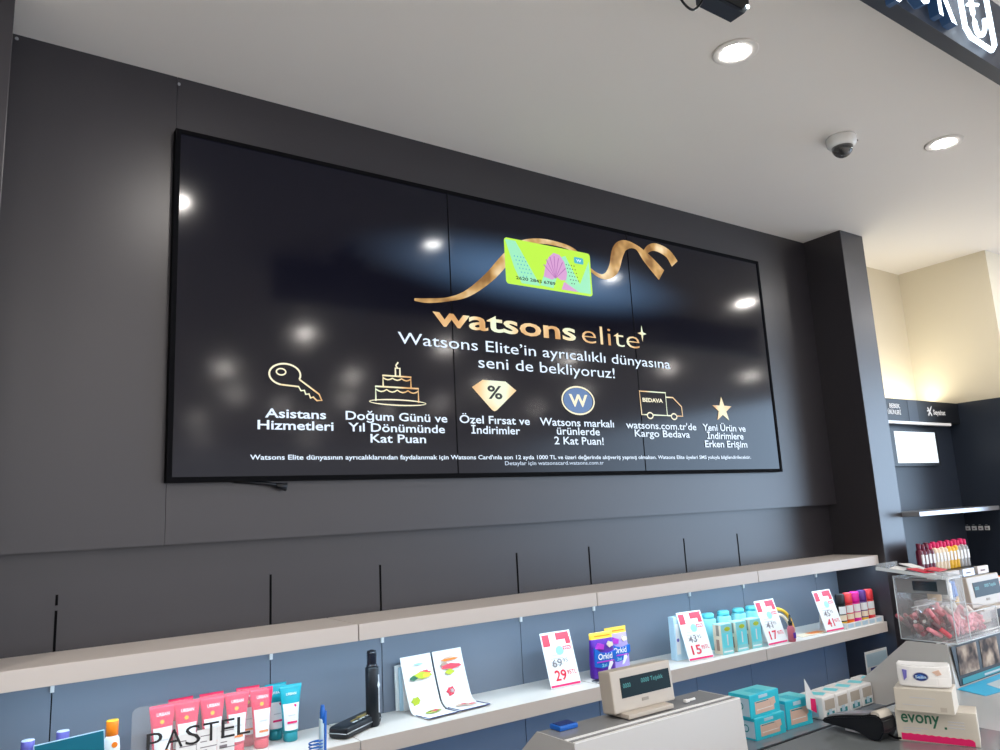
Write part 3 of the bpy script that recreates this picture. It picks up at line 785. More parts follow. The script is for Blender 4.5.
# colourful bottles in a white tray
t = thing('white_tray', 'low white tray holding the five colourful bottles by the pillar', 'tray', (4.592, 2.83, Z))
b = MB(); b.box(-.20, .20, -.055, .055, 0, .004, 'white'); b.box(-.20, .20, -.058, -.054, 0, .034, 'white'); b.box(-.20, .20, .052, .056, 0, .034, 'white')
b.box(-.203, -.199, -.058, .056, 0, .034, 'white'); b.box(.199, .203, -.058, .056, 0, .034, 'white')
b.build('tray_body', t)
b = MB()
for k in range(5): b.box(-.19 + k * .078, -.135 + k * .078, -.0595, -.058, .006, .028, 'pale_blue')
b.build('price_strip', t)
cols = [('charcoal', 'yellow', 'black bottle with a yellow base'), ('redbottle', 'orange', 'bright red bottle with an orange base'), ('magenta', 'magenta', 'magenta bottle'), ('indigo', 'yellow', 'dark purple bottle with a gold base'), ('redbottle', 'redbottle', 'red bottle nearest the dark pillar')]
for i, (c, base, lb) in enumerate(cols):
    t = thing('tall_bottle', lb + ' in the white tray', 'bottle', (4.434 + i * .079, 2.826, Z + .004), -8, 'colourful bottles in the white tray')
    b = MB(); b.lathe([(.032, 0), (.033, .003), (.033, .030), (.034, .033), (.034, .125), (.033, .130)], c, n=20, sy=.62, ms=[base, base, base, c, c]); b.build('bottle_body', t)
    b = MB(); b.lathe([(.034, .130), (.0345, .140), (.0345, .186), (.028, .195)], c, n=20, sy=.62); b.build('cap', t)
    b = MB()
    for z0, z1, m in ((.040, .072, 'label_cream'), (.078, .122, 'paper')):
        vs = [(.0347 * math.cos(R(a)), .0220 * math.sin(R(a)) , z) for z in (z0, z1) for a in range(-150, -29, 15)]
        b.raw(vs, [(k, k + 1, k + 10, k + 9) for k in range(8)], m, smooth=True)
    b.build('printed_label', t)

# ------------------------------------------------------------------ service counter
ZK = .90; ZL = .80
t = thing('service_counter', 'long grey glossy service counter running below the shelves', 'counter', (2.9, 1.40, 0))
b = MB(); b.box(-3.4, -.36, -.42, .128, ZK - .045, ZK, 'counter_glass'); b.box(-.36, 3.3, -.42, .128, ZK - .045, ZK, 'counter_pale'); b.build('worktop', t)
b = MB(); b.box(-3.4, 3.3, .127, .62, ZL - .04, ZL, 'counter_ledge'); b.build('cashier_ledge', t)
b = MB(); b.box(-3.4, 3.3, .122, .132, ZL, ZK + .002, 'charcoal'); b.build('dark_edge_trim', t)
b = MB(); b.box(-3.4, 3.3, -.36, .10, 0, ZK - .045, 'grey_plastic'); b.box(-3.4, 3.3, .10, .58, 0, ZL - .04, 'grey_plastic'); b.build('counter_body', t)

def riser(name, x0, x1, label, yf=1.530):
    t = thing(name, label, 'counter riser', ((x0 + x1) / 2, yf, ZK))
    w = (x1 - x0) / 2
    dy = 1.533 - yf
    prof = [(-.01, .0), (0, .15), (.150, .15), (.357, -.022), (.362, ZL - ZK), (dy + .003, ZL - ZK), (dy + .003, .0)]
    for s in (-1, 1):
        b = MB(); b.prism_x(prof, s * w - (.004 if s > 0 else 0), s * w + (.004 if s < 0 else 0), 'frosted'); b.build('end_panel', t)
    b = MB(); b.prism_x([(-.010, 0), (0, .15), (.006, .15), (-.004, 0)], -w + .004, w - .004, 'frosted'); b.build('front_panel', t)
    b = MB(); b.box(-w + .004, w - .004, .006, .148, .140, .1495, 'grey_top'); b.build('top_panel', t)
    b = MB(); b.box(-w + .002, w - .002, .030, .040, .1495, .1515, 'paper'); b.box(-w + .002, w - .002, -.001, .008, .1495, .152, 'white'); b.build('white_edging', t)
    return t
rl = riser('counter_riser', 1.235, 1.852, 'translucent grey riser on the counter carrying the customer display')
rr = riser('counter_riser', 2.975, 4.45, 'grey riser with printed faces on its front, at the right counter end', 1.492)
b = MB(); b.prism([(-.71, .004), (-.735, .144), (.73, .144), (.73, .004)], -.012, -.010, 'charcoal', TR(0, 0, 0)); 
for x0, x1 in ((-.70, -.55), (-.52, -.38), (-.30, -.12), (-.05, .2)): b.box(x0, x1, -.0135, -.012, .040, .138, 'poster')
b.box(-.69, .70, -.0135, -.012, .008, .028, 'teal_dark'); b.box(-.52, -.25, -.0142, -.0135, .013, .020, 'pale_ink')
b.build('printed_front', rr)
riser('counter_riser', .10, .98, 'translucent riser at the near left end of the counter, carrying the pen')

# customer displays
def pole_display(x, y, rz, label, up=0.):
    t = thing('customer_display', label, 'customer display', (x, y, ZK + .152 + up * 1.15), rz, 'beige customer displays')
    b = MB(); b.box(-.085, .085, -.045, .045, 0, .012, 'beige', bev=.003); b.box(-.108, .122, -.018, .030, .010, .117, 'beige', RX(-6), bev=.004); b.build('housing', t)
    M = RX(-6)
    b = MB(); b.box(-.075, .112, -.0195, -.017, .045, .096, 'vfd_glass', M); dw = b.build('display_window', t)
    b = MB(); b.text('0000', -.068, -.040, .070, .011, -.0202, 'vfd', .01, M); b.text('0000 Teşekk', .0, .085, .074, .011, -.0202, 'vfd', .01, M); b.build('display_digits', dw)
    b = MB(); b.box(-.004, .020, -.0195, -.018, .028, .036, 'beige_dark', M); b.build('maker_badge', t)
    b = MB(); b.box(-.035, .035, .0, .05, -up, .05, 'beige', bev=.003); b.build('stand', t)
    return t
pole_display(1.553, 1.628, 0, 'beige customer display with a dark window on the near riser')
pole_display(3.545, 1.60, 0, 'beige customer display at the right edge behind the lipsticks', .05).scale = (1.25, 1.0, 1.15)
b = MB(); b.tube([(0, 0, 0), (.026, -.003, .001)], .0035, 'white', n=8); b.box(-.012, .003, -.006, .006, -.004, .003, 'white', bev=.001)
tag(b.build('plastic_clip'), 'small white clip beside the beige customer display', 'clip').location = (1.712, 1.60, ZK + .157)
t = thing('ink_pad', 'small blue pad lying on the left end of the display riser', 'pad', (1.305, 1.655, ZK + .15))
b = MB(); b.box(-.030, .030, -.022, .022, 0, .012, 'blue', bev=.003); b.build('pad_body', t)
b = MB(); b.box(-.024, .024, -.016, .016, .012, .0135, 'navy'); b.build('pad_face', t)

# aqua cartons on the ledge
def aqua(x, y, z, w, d, h, rz, label):
    t = thing('tissue_carton', label, 'box', (x, y, z), rz, 'turquoise cartons on the cashier ledge')
    b = MB(); b.box(-w / 2, w / 2, -d / 2, d / 2, 0, h, 'aqua_box', bev=.0015); b.build('carton_body', t)
    b = MB(); b.box(-w / 2 - .0008, -w / 2, -d / 2 + .004, d / 2 - .004, .006, h - .010, 'pale_blue')
    b.raw([(-w / 2 - .0012, -.004 + .013 * math.cos(R(a)) * k, h * .5 + .013 * math.sin(R(a)) * k) for a in range(40, 330, 29) for k in (1, .68)], [(2 * i, 2 * i + 1, 2 * i + 3, 2 * i + 2) for i in range(9)], 'teal_dark')
    b.build('end_label', t)
    b = MB(); b.box(-w * .34, w * .30, -d / 2 - .0008, -d / 2, h * .14, h * .68, 'skin_print')
    b.prism([(w * .20, h * .30), (w * .36, h * .42), (w * .34, h * .70), (w * .16, h * .66)], -d / 2 - .0012, -d / 2, 'skin_print')
    b.box(-w * .30, w * .12, -d / 2 - .0016, -d / 2, h * .62, h * .66, 'teal_dark'); b.box(-w * .2, w * .1, -d / 2 - .0012, -d / 2, h * .80, h * .93, 'pale_blue')
    b.box(-w * .30, w * .25, -d / 2 - .0014, -d / 2, h * .30, h * .33, 'white')
    b.build('front_print', t)
    b = MB(); b.box(-w / 2 + .003, w / 2 - .003, -d / 2 + .003, d / 2 - .003, h, h + .001, 'aqua_top'); b.box(-w * .2, w * .12, -d / 2 + .002, d / 2 - .03, h + .001, h + .0015, 'aqua_box'); b.build('top_flap', t)
    return t
aqua(2.335, 1.852, ZL, .160, .088, .070, -1, 'turquoise carton at the bottom of the stack of two')
aqua(2.325, 1.860, ZL + .0715, .164, .088, .074, 1, 'turquoise carton resting on top of the stack')
aqua(2.508, 1.858, ZL, .140, .092, .094, -3, 'single turquoise carton with the small red price card')
t = thing('small_price_card', 'small white and red price card tucked at the turquoise carton', 'price card', (2.548, 1.785, ZL + .022), 0)
b = MB(); M = TR(0, 0, .012) @ RY(-10) @ Matrix.Scale(1.2, 4)
b.prism([(-.022, .03), (.020, .0), (.026, .045), (-.004, .110)], 0, .0015, 'paper', M); b.prism([(-.004, .018), (.020, .0), (.026, .040), (.004, .050)], -.0006, 0, 'crimson', M); b.build('card_sheet', t)

# row of tissue packs
n = 5
names = ['first (nearest the turquoise cartons)', 'second', 'third', 'fourth', 'fifth', 'sixth', 'seventh', 'last (against the grey riser)']
for k in range(n):
    t = thing('tissue_pack', 'white and green tissue pack standing in the counter row, ' + names[k], 'tissue pack', (2.665 + k * .087 + (.014 if k > 3 else 0), 1.845 + k * .002, ZL), 1, 'row of pocket tissue packs'); t.scale = (1, 1, .86)
    if k == 0:
        b = MB(); b.box(-.042, .042, -.052, .052, 0, .094, 'paper', bev=.007); smoothen(b.build('pack_body', t), 1)
        b = MB(); b.box(-.030, .030, -.0535, -.052, .040, .080, 'beige'); b.box(-.024, .022, -.0545, -.0535, .012, .030, 'teal_dark'); b.box(-.014, .006, -.0555, -.0545, .016, .040, 'pale_blue')
        b.box(-.0425, -.041, -.03, .03, .012, .058, 'pale_blue'); b.box(-.020, .022, -.03, .02, .0935, .0945, 'aqua_top', RZ(20))
        b.build('printed_wrap', t); first = t
    else:
        for ch in first.children:
            c = ch.copy(); COL.objects.link(c); c.parent = t

# card payment terminal lying on the counter
t = thing('payment_terminal', 'black handheld card terminal with a white paper roll on the counter', 'card terminal', (2.240, 1.418, ZK), -92)
b = MB()
prof = [(-.100, .022), (-.098, .034), (-.06, .047), (-.01, .056), (.03, .062), (.06, .072), (.085, .074), (.100, .062), (.100, .030), (.085, .006), (.062, .0), (.045, .006), (.01, .018), (-.05, .020)]
tb = bmesh.new(); vs = [tb.verts.new((x, y, z)) for y in (-.036, .036) for x, z in prof]; m = len(prof)
tb.faces.new(vs[:m]); tb.faces.new(vs[m:][::-1])
for k in range(m): tb.faces.new([vs[k], vs[m + k], vs[m + (k + 1) % m], vs[(k + 1) % m]])
bmesh.ops.recalc_face_normals(tb, faces=tb.faces); bmesh.ops.bevel(tb, geom=list(tb.edges), offset=.004, segments=2, affect='EDGES')
b.merge(tb, 'charcoal'); b.build('terminal_body', t)
b = MB(); b.lathe([(.014, -.030), (.016, -.028), (.016, .028), (.014, .030)], 'offwhite', TR(.078, 0, .068) @ RX(90), 20); b.build('paper_roll', t)
b = MB(); b.prism([(-.085, .0405), (-.02, .0565), (.04, .066), (.055, .071), (.055, .0735), (.035, .070), (-.02, .0605), (-.085, .0435)], -.028, .028, 'silver'); b.build('top_trim', t)
b = MB(); b.box(-.06, .0, -.024, .024, .0, .006, 'pale_ink', TR(.03, 0, .010)); b.build('card_slot', t)
b = MB(); b.tube(catmull([(.09, .0, .02), (.105, .01, .010), (.11, .04, .005), (.10, .09, .005)], 5), .003, 'black'); b.build('power_cord', t)

# evony pile
t = thing('pad_box', 'large white box printed evony in green with a red band, bottom of the pile', 'box', (2.345, 1.237, ZK), -66.2)
b = MB(); b.box(-.102, .102, -.045, .045, 0, .088, 'offwhite', bev=.0015); b.build('carton_body', t)
b = MB(); b.text('evony', -.088, .010, .052, .0335, -.0458, 'green_ink', .016)
b.prism([(-.092, .004), (.090, .001), (.090, .012)] + [(.085 - k * .009, .0175 + (.002 if k % 2 else 0) + .0002 * k) for k in range(19)] + [(-.092, .022)], -.0462, -.045, 'crimson')
for k in range(3): b.box(.030, .07, -.0456, -.045, .060 - k * .008, .0625 - k * .008, 'pale_ink')
b.box(-.085, -.02, -.0456, -.045, .036, .038, 'pale_ink'); b.box(-.085, -.04, -.0456, -.045, .030, .032, 'pale_ink'); b.box(.02, .026, -.0456, -.045, .04, .046, 'green_ink')
b.build('front_print', t)
t = thing('white_carton', 'plain off-white box in the middle of the pile', 'box', (2.315, 1.243, ZK + .0885), -70)
b = MB(); b.box(-.074, .074, -.052, .052, 0, .062, 'offwhite', bev=.0015); b.build('carton_body', t)
b = MB(); b.box(-.035, .03, -.0526, -.052, .038, .040, 'pale_ink'); b.box(-.055, .02, -.0526, -.052, .018, .0195, 'pale_ink'); b.box(.040, .056, -.0526, -.052, .006, .018, 'beige'); b.build('faint_print', t)
t = thing('wet_wipes_pack', 'soft white wipes pack with an oval blue logo on top of the pile', 'wipes pack', (2.322, 1.243, ZK + .151), -64)
b = MB(); tb = bmesh.new()
V = []
for j, (z, f) in enumerate(((0.001, .96), (.028, 1.0), (.058, .93))):
    for (x, y) in ((-1, -1), (-.5, -1.05), (0, -1.08), (.5, -1.05), (1, -1), (1.02, 0), (1, 1), (.5, 1.05), (0, 1.08), (-.5, 1.05), (-1, 1), (-1.02, 0)):
        V.append(tb.verts.new((x * .068 * f * (1 if j < 2 or abs(x) < 1 else 1.06), y * .034 * f * (1 if abs(x) < 1 else .80), z + (.004 if abs(x) >= 1 and j == 2 else 0))))
for j in range(2):
    for k in range(12): tb.faces.new([V[j * 12 + k], V[j * 12 + (k + 1) % 12], V[(j + 1) * 12 + (k + 1) % 12], V[(j + 1) * 12 + k]])
tb.faces.new(V[:12][::-1]); tb.faces.new(V[24:])
bmesh.ops.recalc_face_normals(tb, faces=tb.faces); bmesh.ops.bevel(tb, geom=list(tb.edges), offset=.003, segments=2, affect='EDGES')
b.merge(tb, 'paper'); b.build('pack_body', t)
b = MB()
for r_, m, dy in ((.021, 'pale_ink', 0), (.0185, 'navy', .0006), (.011, 'blue', .0012)):
    b.prism([(-.008 + r_ * math.cos(k * PI / 10), .030 + r_ * .60 * math.sin(k * PI / 10)) for k in range(20)], -.0372 - dy, -.030, m)
b.text('Selin', -.022, .006, .026, .008, -.0388, 'pale_blue', .02)
b.prism([(.022, .044), (.040, .050), (.046, .038), (.034, .034)], -.0365, -.028, 'skin_print'); b.prism([(-.054, .048), (-.042, .046), (-.044, .026), (-.052, .018)], -.0350, -.028, 'lavender')
b.build('printed_logo', t)

# cyan mat
b = MB()
b.raw([(2.965, 1.475, ZK + .002), (4.2, 1.475, ZK + .002), (4.2, 1.25, ZK + .002), (2.93, 1.275 + .09, ZK + .002)], [(3, 2, 1, 0)], 'cyan')
b.raw([(3.10, 1.435, ZK + .003), (4.1, 1.435, ZK + .003), (4.1, 1.30, ZK + .003), (3.06, 1.375, ZK + .003)], [(3, 2, 1, 0)], 'cyan_pale')
o = b.build('counter_mat'); tag(o, 'bright cyan bordered mat at the foot of the right riser', 'mat')
s = o.modifiers.new('s', 'SOLIDIFY'); s.thickness = .0012; s.offset = -1

# small white booklet holder behind the right riser
t = thing('booklet_holder', 'small white booklet showing behind the sloping riser end', 'booklet', (3.455, 2.06, 0.0), 0)
b = MB(); b.box(-.08, .10, 0, .004, .80, .905, 'paper', TR(0, 0, 0)); b.box(-.074, .094, -.001, 0, .84, .895, 'pale_blue'); b.box(-.05, .03, -.0016, 0, .81, .835, 'navy'); b.build('booklet', t)
b = MB(); b.box(-.08, .10, -.03, .01, .0, .80, 'grey_plastic'); b.build('holder_post', t)

# pen on a coiled lead, standing in its holder on the near riser
t = thing('counter_pen', 'blue ballpoint pen standing upright with a coiled blue lead', 'pen', (.628, 1.60, ZK + .152))
b = MB(); b.cyl(.022, 0, .010, 'charcoal'); b.lathe([(.008, .010), (.007, .045)], 'charcoal'); b.build('pen_holder', t)
b = MB(); b.lathe([(.0048, .045), (.005, .150), (.0045, .154)], 'pale_blue', TR(-.002, 0, 0) @ RY(1), n=12); b.build('pen_barrel', t)
b = MB(); b.lathe([(.0052, .145), (.0055, .165), (.0048, .172), (.0035, .180)], 'blue', RY(1), n=12); b.box(.0045, .0085, -.002, .002, .09, .168, 'blue', RY(1)); b.build('pen_cap', t)
b = MB(); pts = [(.014 * math.sin(k * .9) + -.012, .010 * math.cos(k * .9), .092 + .0009 * k) for k in range(26)]
b.tube(catmull(pts, 2), .0016, 'blue', n=5); b.build('coiled_lead', t)

# PASTEL acrylic sign with tester price cards
t = thing('acrylic_stand', 'clear acrylic stand lettered PASTEL with grey price tickets', 'display stand', (.385, 1.60, ZK + .152), 0)
b = MB(); b.prism(rrect(-.115, .135, .0, .236, .012), 0, .003, 'acrylic'); b.box(-.12, .12, -.03, .03, 0, .003, 'acrylic'); b.build('acrylic_panel', t)
b = MB(); x = -.091
for ch, wd_ in (('P', .024), ('A', .028), ('S', .024), ('T', .026), ('E', .022), ('L', .022)):
    b.text(ch, x, x + wd_ + .003, .156, .033, -.0070, 'black_gloss', -.003); x += wd_ + .0075
b.build('lettering', t)
for k, (x0, x1, zt, lb) in enumerate(((-.040, -.004, .176, ''), (-.003, .033, .178, ''), (.034, .066, .180, ''))):
    b = MB(); b.box(x0, x1, -.006, -.004, .060, zt, 'beige' if k == 5 else 'paper')
    for j in range(5): b.box(x0 + .006, x0 + .006 + .012 + .006 * ((j * 7 + k) % 4), -.0066, -.006, zt - .012 - j * .010, zt - .0105 - j * .010, 'grey_ink')
    b.box(x0 + .004, x0 + .018, -.0066, -.006, zt - .042, zt - .036, 'grey_ink')
    b.build('price_ticket', t)

# ------------------------------------------------------------------ acrylic lipstick display
AX, AY, AZ = 2.985, 1.50, ZK + .1525
t = thing('lipstick_display', 'clear acrylic two-tier display full of pink lipsticks on the riser', 'display stand', (AX, AY, AZ))
w = .34; wt = .105
b = MB()
b.box(0, w, -.04, .165, 0, .004, 'acrylic_smoke')
b.box(0, .003, -.037, .162, .004, .235, 'acrylic'); b.box(wt - .003, wt, -.037, .162, .004, .235, 'acrylic')
b.box(0, wt, .162, .165, .004, .235, 'acrylic'); b.box(0, wt, -.040, -.037, .004, .235, 'acrylic')
b.box(.003, wt - .003, .06, .063, .004, .150, 'acrylic')
b.build('tall_compartment', t)
b = MB()
b.box(w - .003, w, -.037, .162, .004, .105, 'acrylic'); b.box(wt, w, -.040, -.037, .004, .100, 'acrylic'); b.box(wt, w, .162, .165, .004, .105, 'acrylic')
b.box(.22, .223, -.037, .162, .004, .095, 'acrylic')
b.build('low_compartment', t)
b = MB()
for p, q2 in (((0, .165, 0), (0, .165, .235)), ((0, -.04, 0), (0, -.04, .235)), ((0, -.04, .002), (0, .165, .002)), ((0, -.04, .235), (0, .165, .235)), ((0, -.04, .002), (w, -.04, .002)), ((wt, -.04, .100), (w, -.04, .100)), ((0, -.04, .235), (wt, -.04, .235)), ((w, -.04, .0), (w, -.04, .1)), ((wt, -.04, 0), (wt, -.04, .235)), ((wt, .165, .105), (w, .165, .105)), ((w, -.04, .1), (w, .165, .105))):
    b.tube([p, q2], .0022, 'acrylic_edge', n=6)
b.build('polished_edges', t)
b = MB(); M = TR(0, .075, .245) @ RX(6)
b.box(-.035, .12, -.115, .135, 0, .004, 'acrylic_smoke', M); b.box(-.035, .12, -.117, -.113, 0, .022, 'acrylic_smoke', M); b.box(-.037, -.033, -.115, .135, 0, .012, 'acrylic_edge', M); b.box(-.035, .12, .132, .135, 0, .024, 'acrylic_smoke', M)
b.build('top_tray', t)
b = MB(); b.box(-.004, -.001, -.035, .155, .175, .228, 'grey_top'); b.box(-.0055, -.004, .0, .09, .185, .220, 'tinted'); b.build('header_strip', t)
g = 'folded slips in the top tray'
for k, (x, y, rz, m, lb) in enumerate(((.04, .155, 12, 'paper', 'white slip lying at the back of the acrylic tray'), (.06, .085, -14, 'paper', 'white slip lying across the front of the acrylic tray'), (.01, .06, 75, 'red', 'red slip in the left of the acrylic tray'), (.08, .13, 60, 'paper', 'white slip at the right side of the acrylic tray'), (.045, .02, 5, 'red_soft', 'pale red slip at the front lip of the acrylic tray'))):
    b = MB(); b.box(-.040, .040, -.026, .026, 0, .003, m, RX(8) @ RZ(rz))
    o = b.build('paper_slip'); o.location = (AX + x, AY + y, AZ + .252 + k * .0035 + (y - .08) * .105); tag(o, lb, 'paper slip', g)
# lipsticks
def lipstick(m1, m2):
    t = thing('lipstick', '', 'lipstick', (0, 0, 0), 0, 'lipsticks in the acrylic display')
    b = MB(); b.lathe([(.0085, 0), (.009, .002), (.009, .042), (.0075, .044)], m1, n=12); b.build('tube_base', t)
    b = MB(); b.lathe([(.0078, .044), (.0082, .046), (.0082, .074), (.006, .077)], m2, n=12); b.build('tube_cap', t)
    return t
protos = [lipstick(a, c) for a, c in (('lipstick_rose', 'lipstick_pink'), ('lipstick_dark', 'chrome'), ('lipstick_pink', 'white'), ('lipstick_dark', 'lipstick_rose'), ('lipstick_pink', 'lipstick_pink'), ('red', 'lipstick_dark'))]
used = [False] * 6
random.seed(5)
def put(x, y, z, k, lab):
    if not used[k]: o = protos[k]; used[k] = True
    else: o = dup(protos[k], (0, 0, 0))
    o.location = (AX + x, AY + y, AZ + z)
    o.rotation_euler = (R(random.uniform(35, 80)), R(random.uniform(-12, 12)), R(random.uniform(60, 300)))
    o['label'] = lab
kinds = ['rose lipstick with a pink cap', 'black lipstick with a silver cap', 'pink lipstick with a white cap', 'black lipstick with a rose cap', 'plain pink lipstick', 'red lipstick with a black cap']
cnt = 0
for lvl in range(3):
    for i in range(2):
        for j in range(5):
            x = .030 + i * .045; y = -.005 + j * .034; k = random.choice([1, 3, 3, 0, 5, 4]); put(x, y, .020 + lvl * .021, k, kinds[k] + ' lying in the tall compartment of the acrylic display'); cnt += 1
for lvl in range(3):
    for i in range(14):
        x = .135 + (i // 2) * .029; k = random.choice([0, 2, 4, 4, 2, 0]); put(x, .0 + .075 * (i % 2), .020 + lvl * .019, k, kinds[k] + ' heaped in the low front compartment of the acrylic display')

# ------------------------------------------------------------------ alcove fixture (beyond the pillar)
t = thing('wall_fixture', 'dark blue display bay with a header, screen and shelf beyond the pillar', 'display bay', (5.68, 2.86, 0))
b = MB(); b.box(-.595, .60, 0, .05, .1, 2.265, 'slate'); b.build('back_board', t)
b = MB(); b.box(.56, .60, -.40, 0, 0, 2.265, 'slate'); b.build('side_board', t)
b = MB(); b.box(-.595, .56, -.08, .0, 2.105, 2.262, 'charcoal'); b.box(-.19, -.06, -.0815, -.08, 2.105, 2.262, 'slate'); b.build('header_board', t)
b = MB(); b.text('Seyahat', .16, .34, 2.165, .036, -.083, 'white', .02)
line2 = [(.085, 2.155), (.135, 2.215)]
b.strip(line2, [.014, .014], 'white', -.083); b.strip([(.085, 2.215), (.135, 2.155)], [.014, .014], 'white', -.0832); b.strip([(.07, 2.19), (.11, 2.19), (.145, 2.225)], [.01, .01, .01], 'white', -.0834)
b.build('header_lettering', t)
b = MB(); b.text('BEBEK', -.44, -.30, 2.195, .030, -.083, 'white', .02); b.text('ÜRÜNLERİ', -.47, -.30, 2.150, .030, -.083, 'white', .02)
b.build('header_lettering', t)
b = MB(); b.box(-.595, .40, -.085, -.05, 2.085, 2.104, 'white_gloss'); b.build('light_strip', t)
b = MB(); b.box(-.42, .23, -.05, .0, 1.79, 2.055, 'charcoal'); b.build('screen_frame', t)
b = MB(); b.box(-.37, .195, -.0525, -.05, 1.812, 2.035, 'tablet_glow') ; b.build('lit_screen', t)
b = MB(); b.box(-.595, .55, -.26, -.001, 1.450, 1.480, 'silver', bev=.003); b.build('fixture_shelf', t)
for k in range(4):
    b = MB(); y = -.018 - k * .045
    b.box(.545, .5595, y - .014, y + .014, 1.305, 1.335, 'paper'); b.box(.5445, .545, y - .008, y + .006, 1.312, 1.322, 'grey_ink'); b.tube([(.5595, y, 1.345), (.53, y, 1.345)], .002, 'silver', n=6); b.build('price_hook', t)
# stepped goods stand in the alcove
t = thing('tiered_stand', 'dark stepped stand crammed with bottles below the silver shelf', 'display stand', (5.33, 2.52, 0))
b = MB()
b.box(-.35, .32, -.02, .18, 0, 1.10, 'charcoal'); b.box(-.35, .32, -.22, -.021, 0, .93, 'charcoal')
b.build('stand_body', t)
b = MB()
b.bm.free()
for k in range(3):
    b = MB(); b.box(-.26 + k * .20, -.11 + k * .20, -.045, -.021, 1.060, 1.105, 'paper' if k != 1 else 'silver'); b.box(-.22 + k * .2, -.16 + k * .2, -.0465, -.045, 1.075, 1.085, 'grey_ink'); b.build('price_holder', t)
rg = 'bottles on the tiered stand'
def sbottle(name, x, y, z, h, r, c, cap, label, lab=True):
    t = thing(name, label, 'bottle', (x, y, z), 0, rg)
    b = MB(); b.lathe([(r * .95, 0), (r, .004), (r, h * .72), (r * .6, h * .8)], c, n=14); b.build('bottle_body', t)
    b = MB(); b.lathe([(r * .62, h * .79), (r * .66, h * .8), (r * .66, h)], cap, n=14); b.build('cap', t)
    if lab:
        b = MB(); b.box(-r * .6, r * .6, -r - .001, -r + .006, h * .3, h * .62, 'paper'); b.build('label', t)
xs_ = [-.32 + .046 * k for k in range(14)]
for k, x in enumerate(xs_):
    dk = k < 4
    sbottle('stand_bottle', 5.33 + x, 2.60, 1.101, .175 if k % 2 else .182, .0215, 'maroon' if dk else ('label_cream' if k < 8 else ('yellow' if k < 11 else 'grey_plastic')), 'maroon' if dk and k < 3 else 'crimson',
            ['dark red bottle', 'cream bottle with a red cap', 'yellow bottle with a red cap', 'grey bottle with a red cap'][0 if dk else 1 if k < 8 else 2 if k < 11 else 3] + ' on the tiered stand, ' + ['first', 'second', 'third', 'fourth', 'fifth', 'sixth', 'seventh', 'eighth', 'ninth', 'tenth', 'eleventh', 'twelfth', 'thirteenth', 'last'][k] + ' from the pillar')
for k in range(5):
    t = thing('orange_pack', ['orange pack nearest the pillar', 'second orange pack from the pillar', 'middle orange pack', 'fourth orange pack from the pillar', 'orange pack furthest from the pillar'][k] + ' on the front step', 'box', (5.05 + k * .127, 2.42, .931), 6 - 3 * k, 'orange packs on the front step')
    if k == 0:
        b = MB(); b.box(-.055, .055, -.03, .03, 0, .11, 'orange', bev=.004); b.build('pack_body', t)
        b = MB(); b.box(-.04, .03, -.0315, -.03, .02, .06, 'charcoal'); b.box(-.03, .04, -.0315, -.03, .08, .105, 'paper'); b.build('pack_print', t); f0 = t
    else:
        for ch in f0.children:
            c = ch.copy(); COL.objects.link(c); c.parent = t
# next till further along: oddments
t = thing('sorting_rack', 'pale desk rack with slots holding white cards beyond the lipsticks', 'rack', (3.92, 1.90, ZL), 0)
b = MB(); b.box(-.22, .30, -.05, .08, 0, .30, 'grey_plastic', bev=.002)
b.build('rack_body', t)
for k in range(4):
    b = MB(); b.box(-.20 + k * .12, -.11 + k * .12, -.056, -.050, .245, .29, 'white'); b.box(-.18 + k * .12, -.165 + k * .12, -.0575, -.056, .26, .275, 'black'); b.box(-.15 + k * .12, -.135 + k * .12, -.0575, -.056, .26, .275, 'black'); b.build('card_slot', t)
for (x, y, z, w_, h_, m, nm, lb, ct) in ((3.93, 1.91, ZL + .301, .05, .07, 'blue', 'glue_bottle', 'small blue bottle on the pale desk rack', 'bottle'), (3.86, 1.90, ZL + .301, .045, .10, 'paper', 'white_bottle', 'small white bottle on the pale desk rack', 'bottle'), (3.76, 1.91, ZL + .301, .06, .12, 'sand', 'sand_bottle', 'sand coloured bottle on the pale desk rack', 'bottle'), (4.06, 1.91, ZL + .301, .09, .05, 'paper', 'white_jar', 'low white jar on the pale desk rack', 'jar')):
    t = thing(nm, lb, ct, (x, y, z))
    b = MB(); b.lathe([(w_ * .48, 0), (w_ * .5, .003), (w_ * .5, h_ * .7), (w_ * .35, h_ * .78)], m, n=16); b.build('bottle_body', t)
    b = MB(); b.lathe([(w_ * .36, h_ * .77), (w_ * .36, h_), (w_ * .3, h_ + .002)], 'white' if m != 'blue' else 'blue', n=16); b.build('cap', t)
t = thing('yellow_star', 'yellow star-shaped clip on the front of the pale desk rack', 'clip', (3.83, 1.840, ZL + .29))
b = MB(); b.prism([((.028 if k % 2 == 0 else .014) * math.sin(k * PI / 5), (.028 if k % 2 == 0 else .014) * math.cos(k * PI / 5)) for k in range(10)], -.004, .004, 'yellow'); b.build('star_plate', t)
b = MB(); b.box(-.006, .006, .003, .008, -.01, .01, 'silver'); b.build('spring', t)

# printed patterns belong to the body they are printed on
bpy.context.view_layer.update()
for o in list(bpy.context.scene.objects):
    st = o.name.split('.')[0]
    if o.parent is not None and o.parent.type == 'EMPTY' and st in ('printed_label', 'front_print', 'end_label', 'top_flap', 'label', 'pack_print', 'printed_wrap', 'faint_print', 'printed_logo', 'gold_print', 'printed_front', 'dark_edge', 'zip', 'carton_lid', 'pad_face'):
        sib = [c for c in o.parent.children if c is not o and c.name.split('.')[0] in ('bottle_body', 'carton_body', 'can_body', 'pack_body', 'pouch_body', 'case_shell', 'leaflet_sheet', 'front_panel', 'pad_body')]
        if sib: o.parent = sib[0]

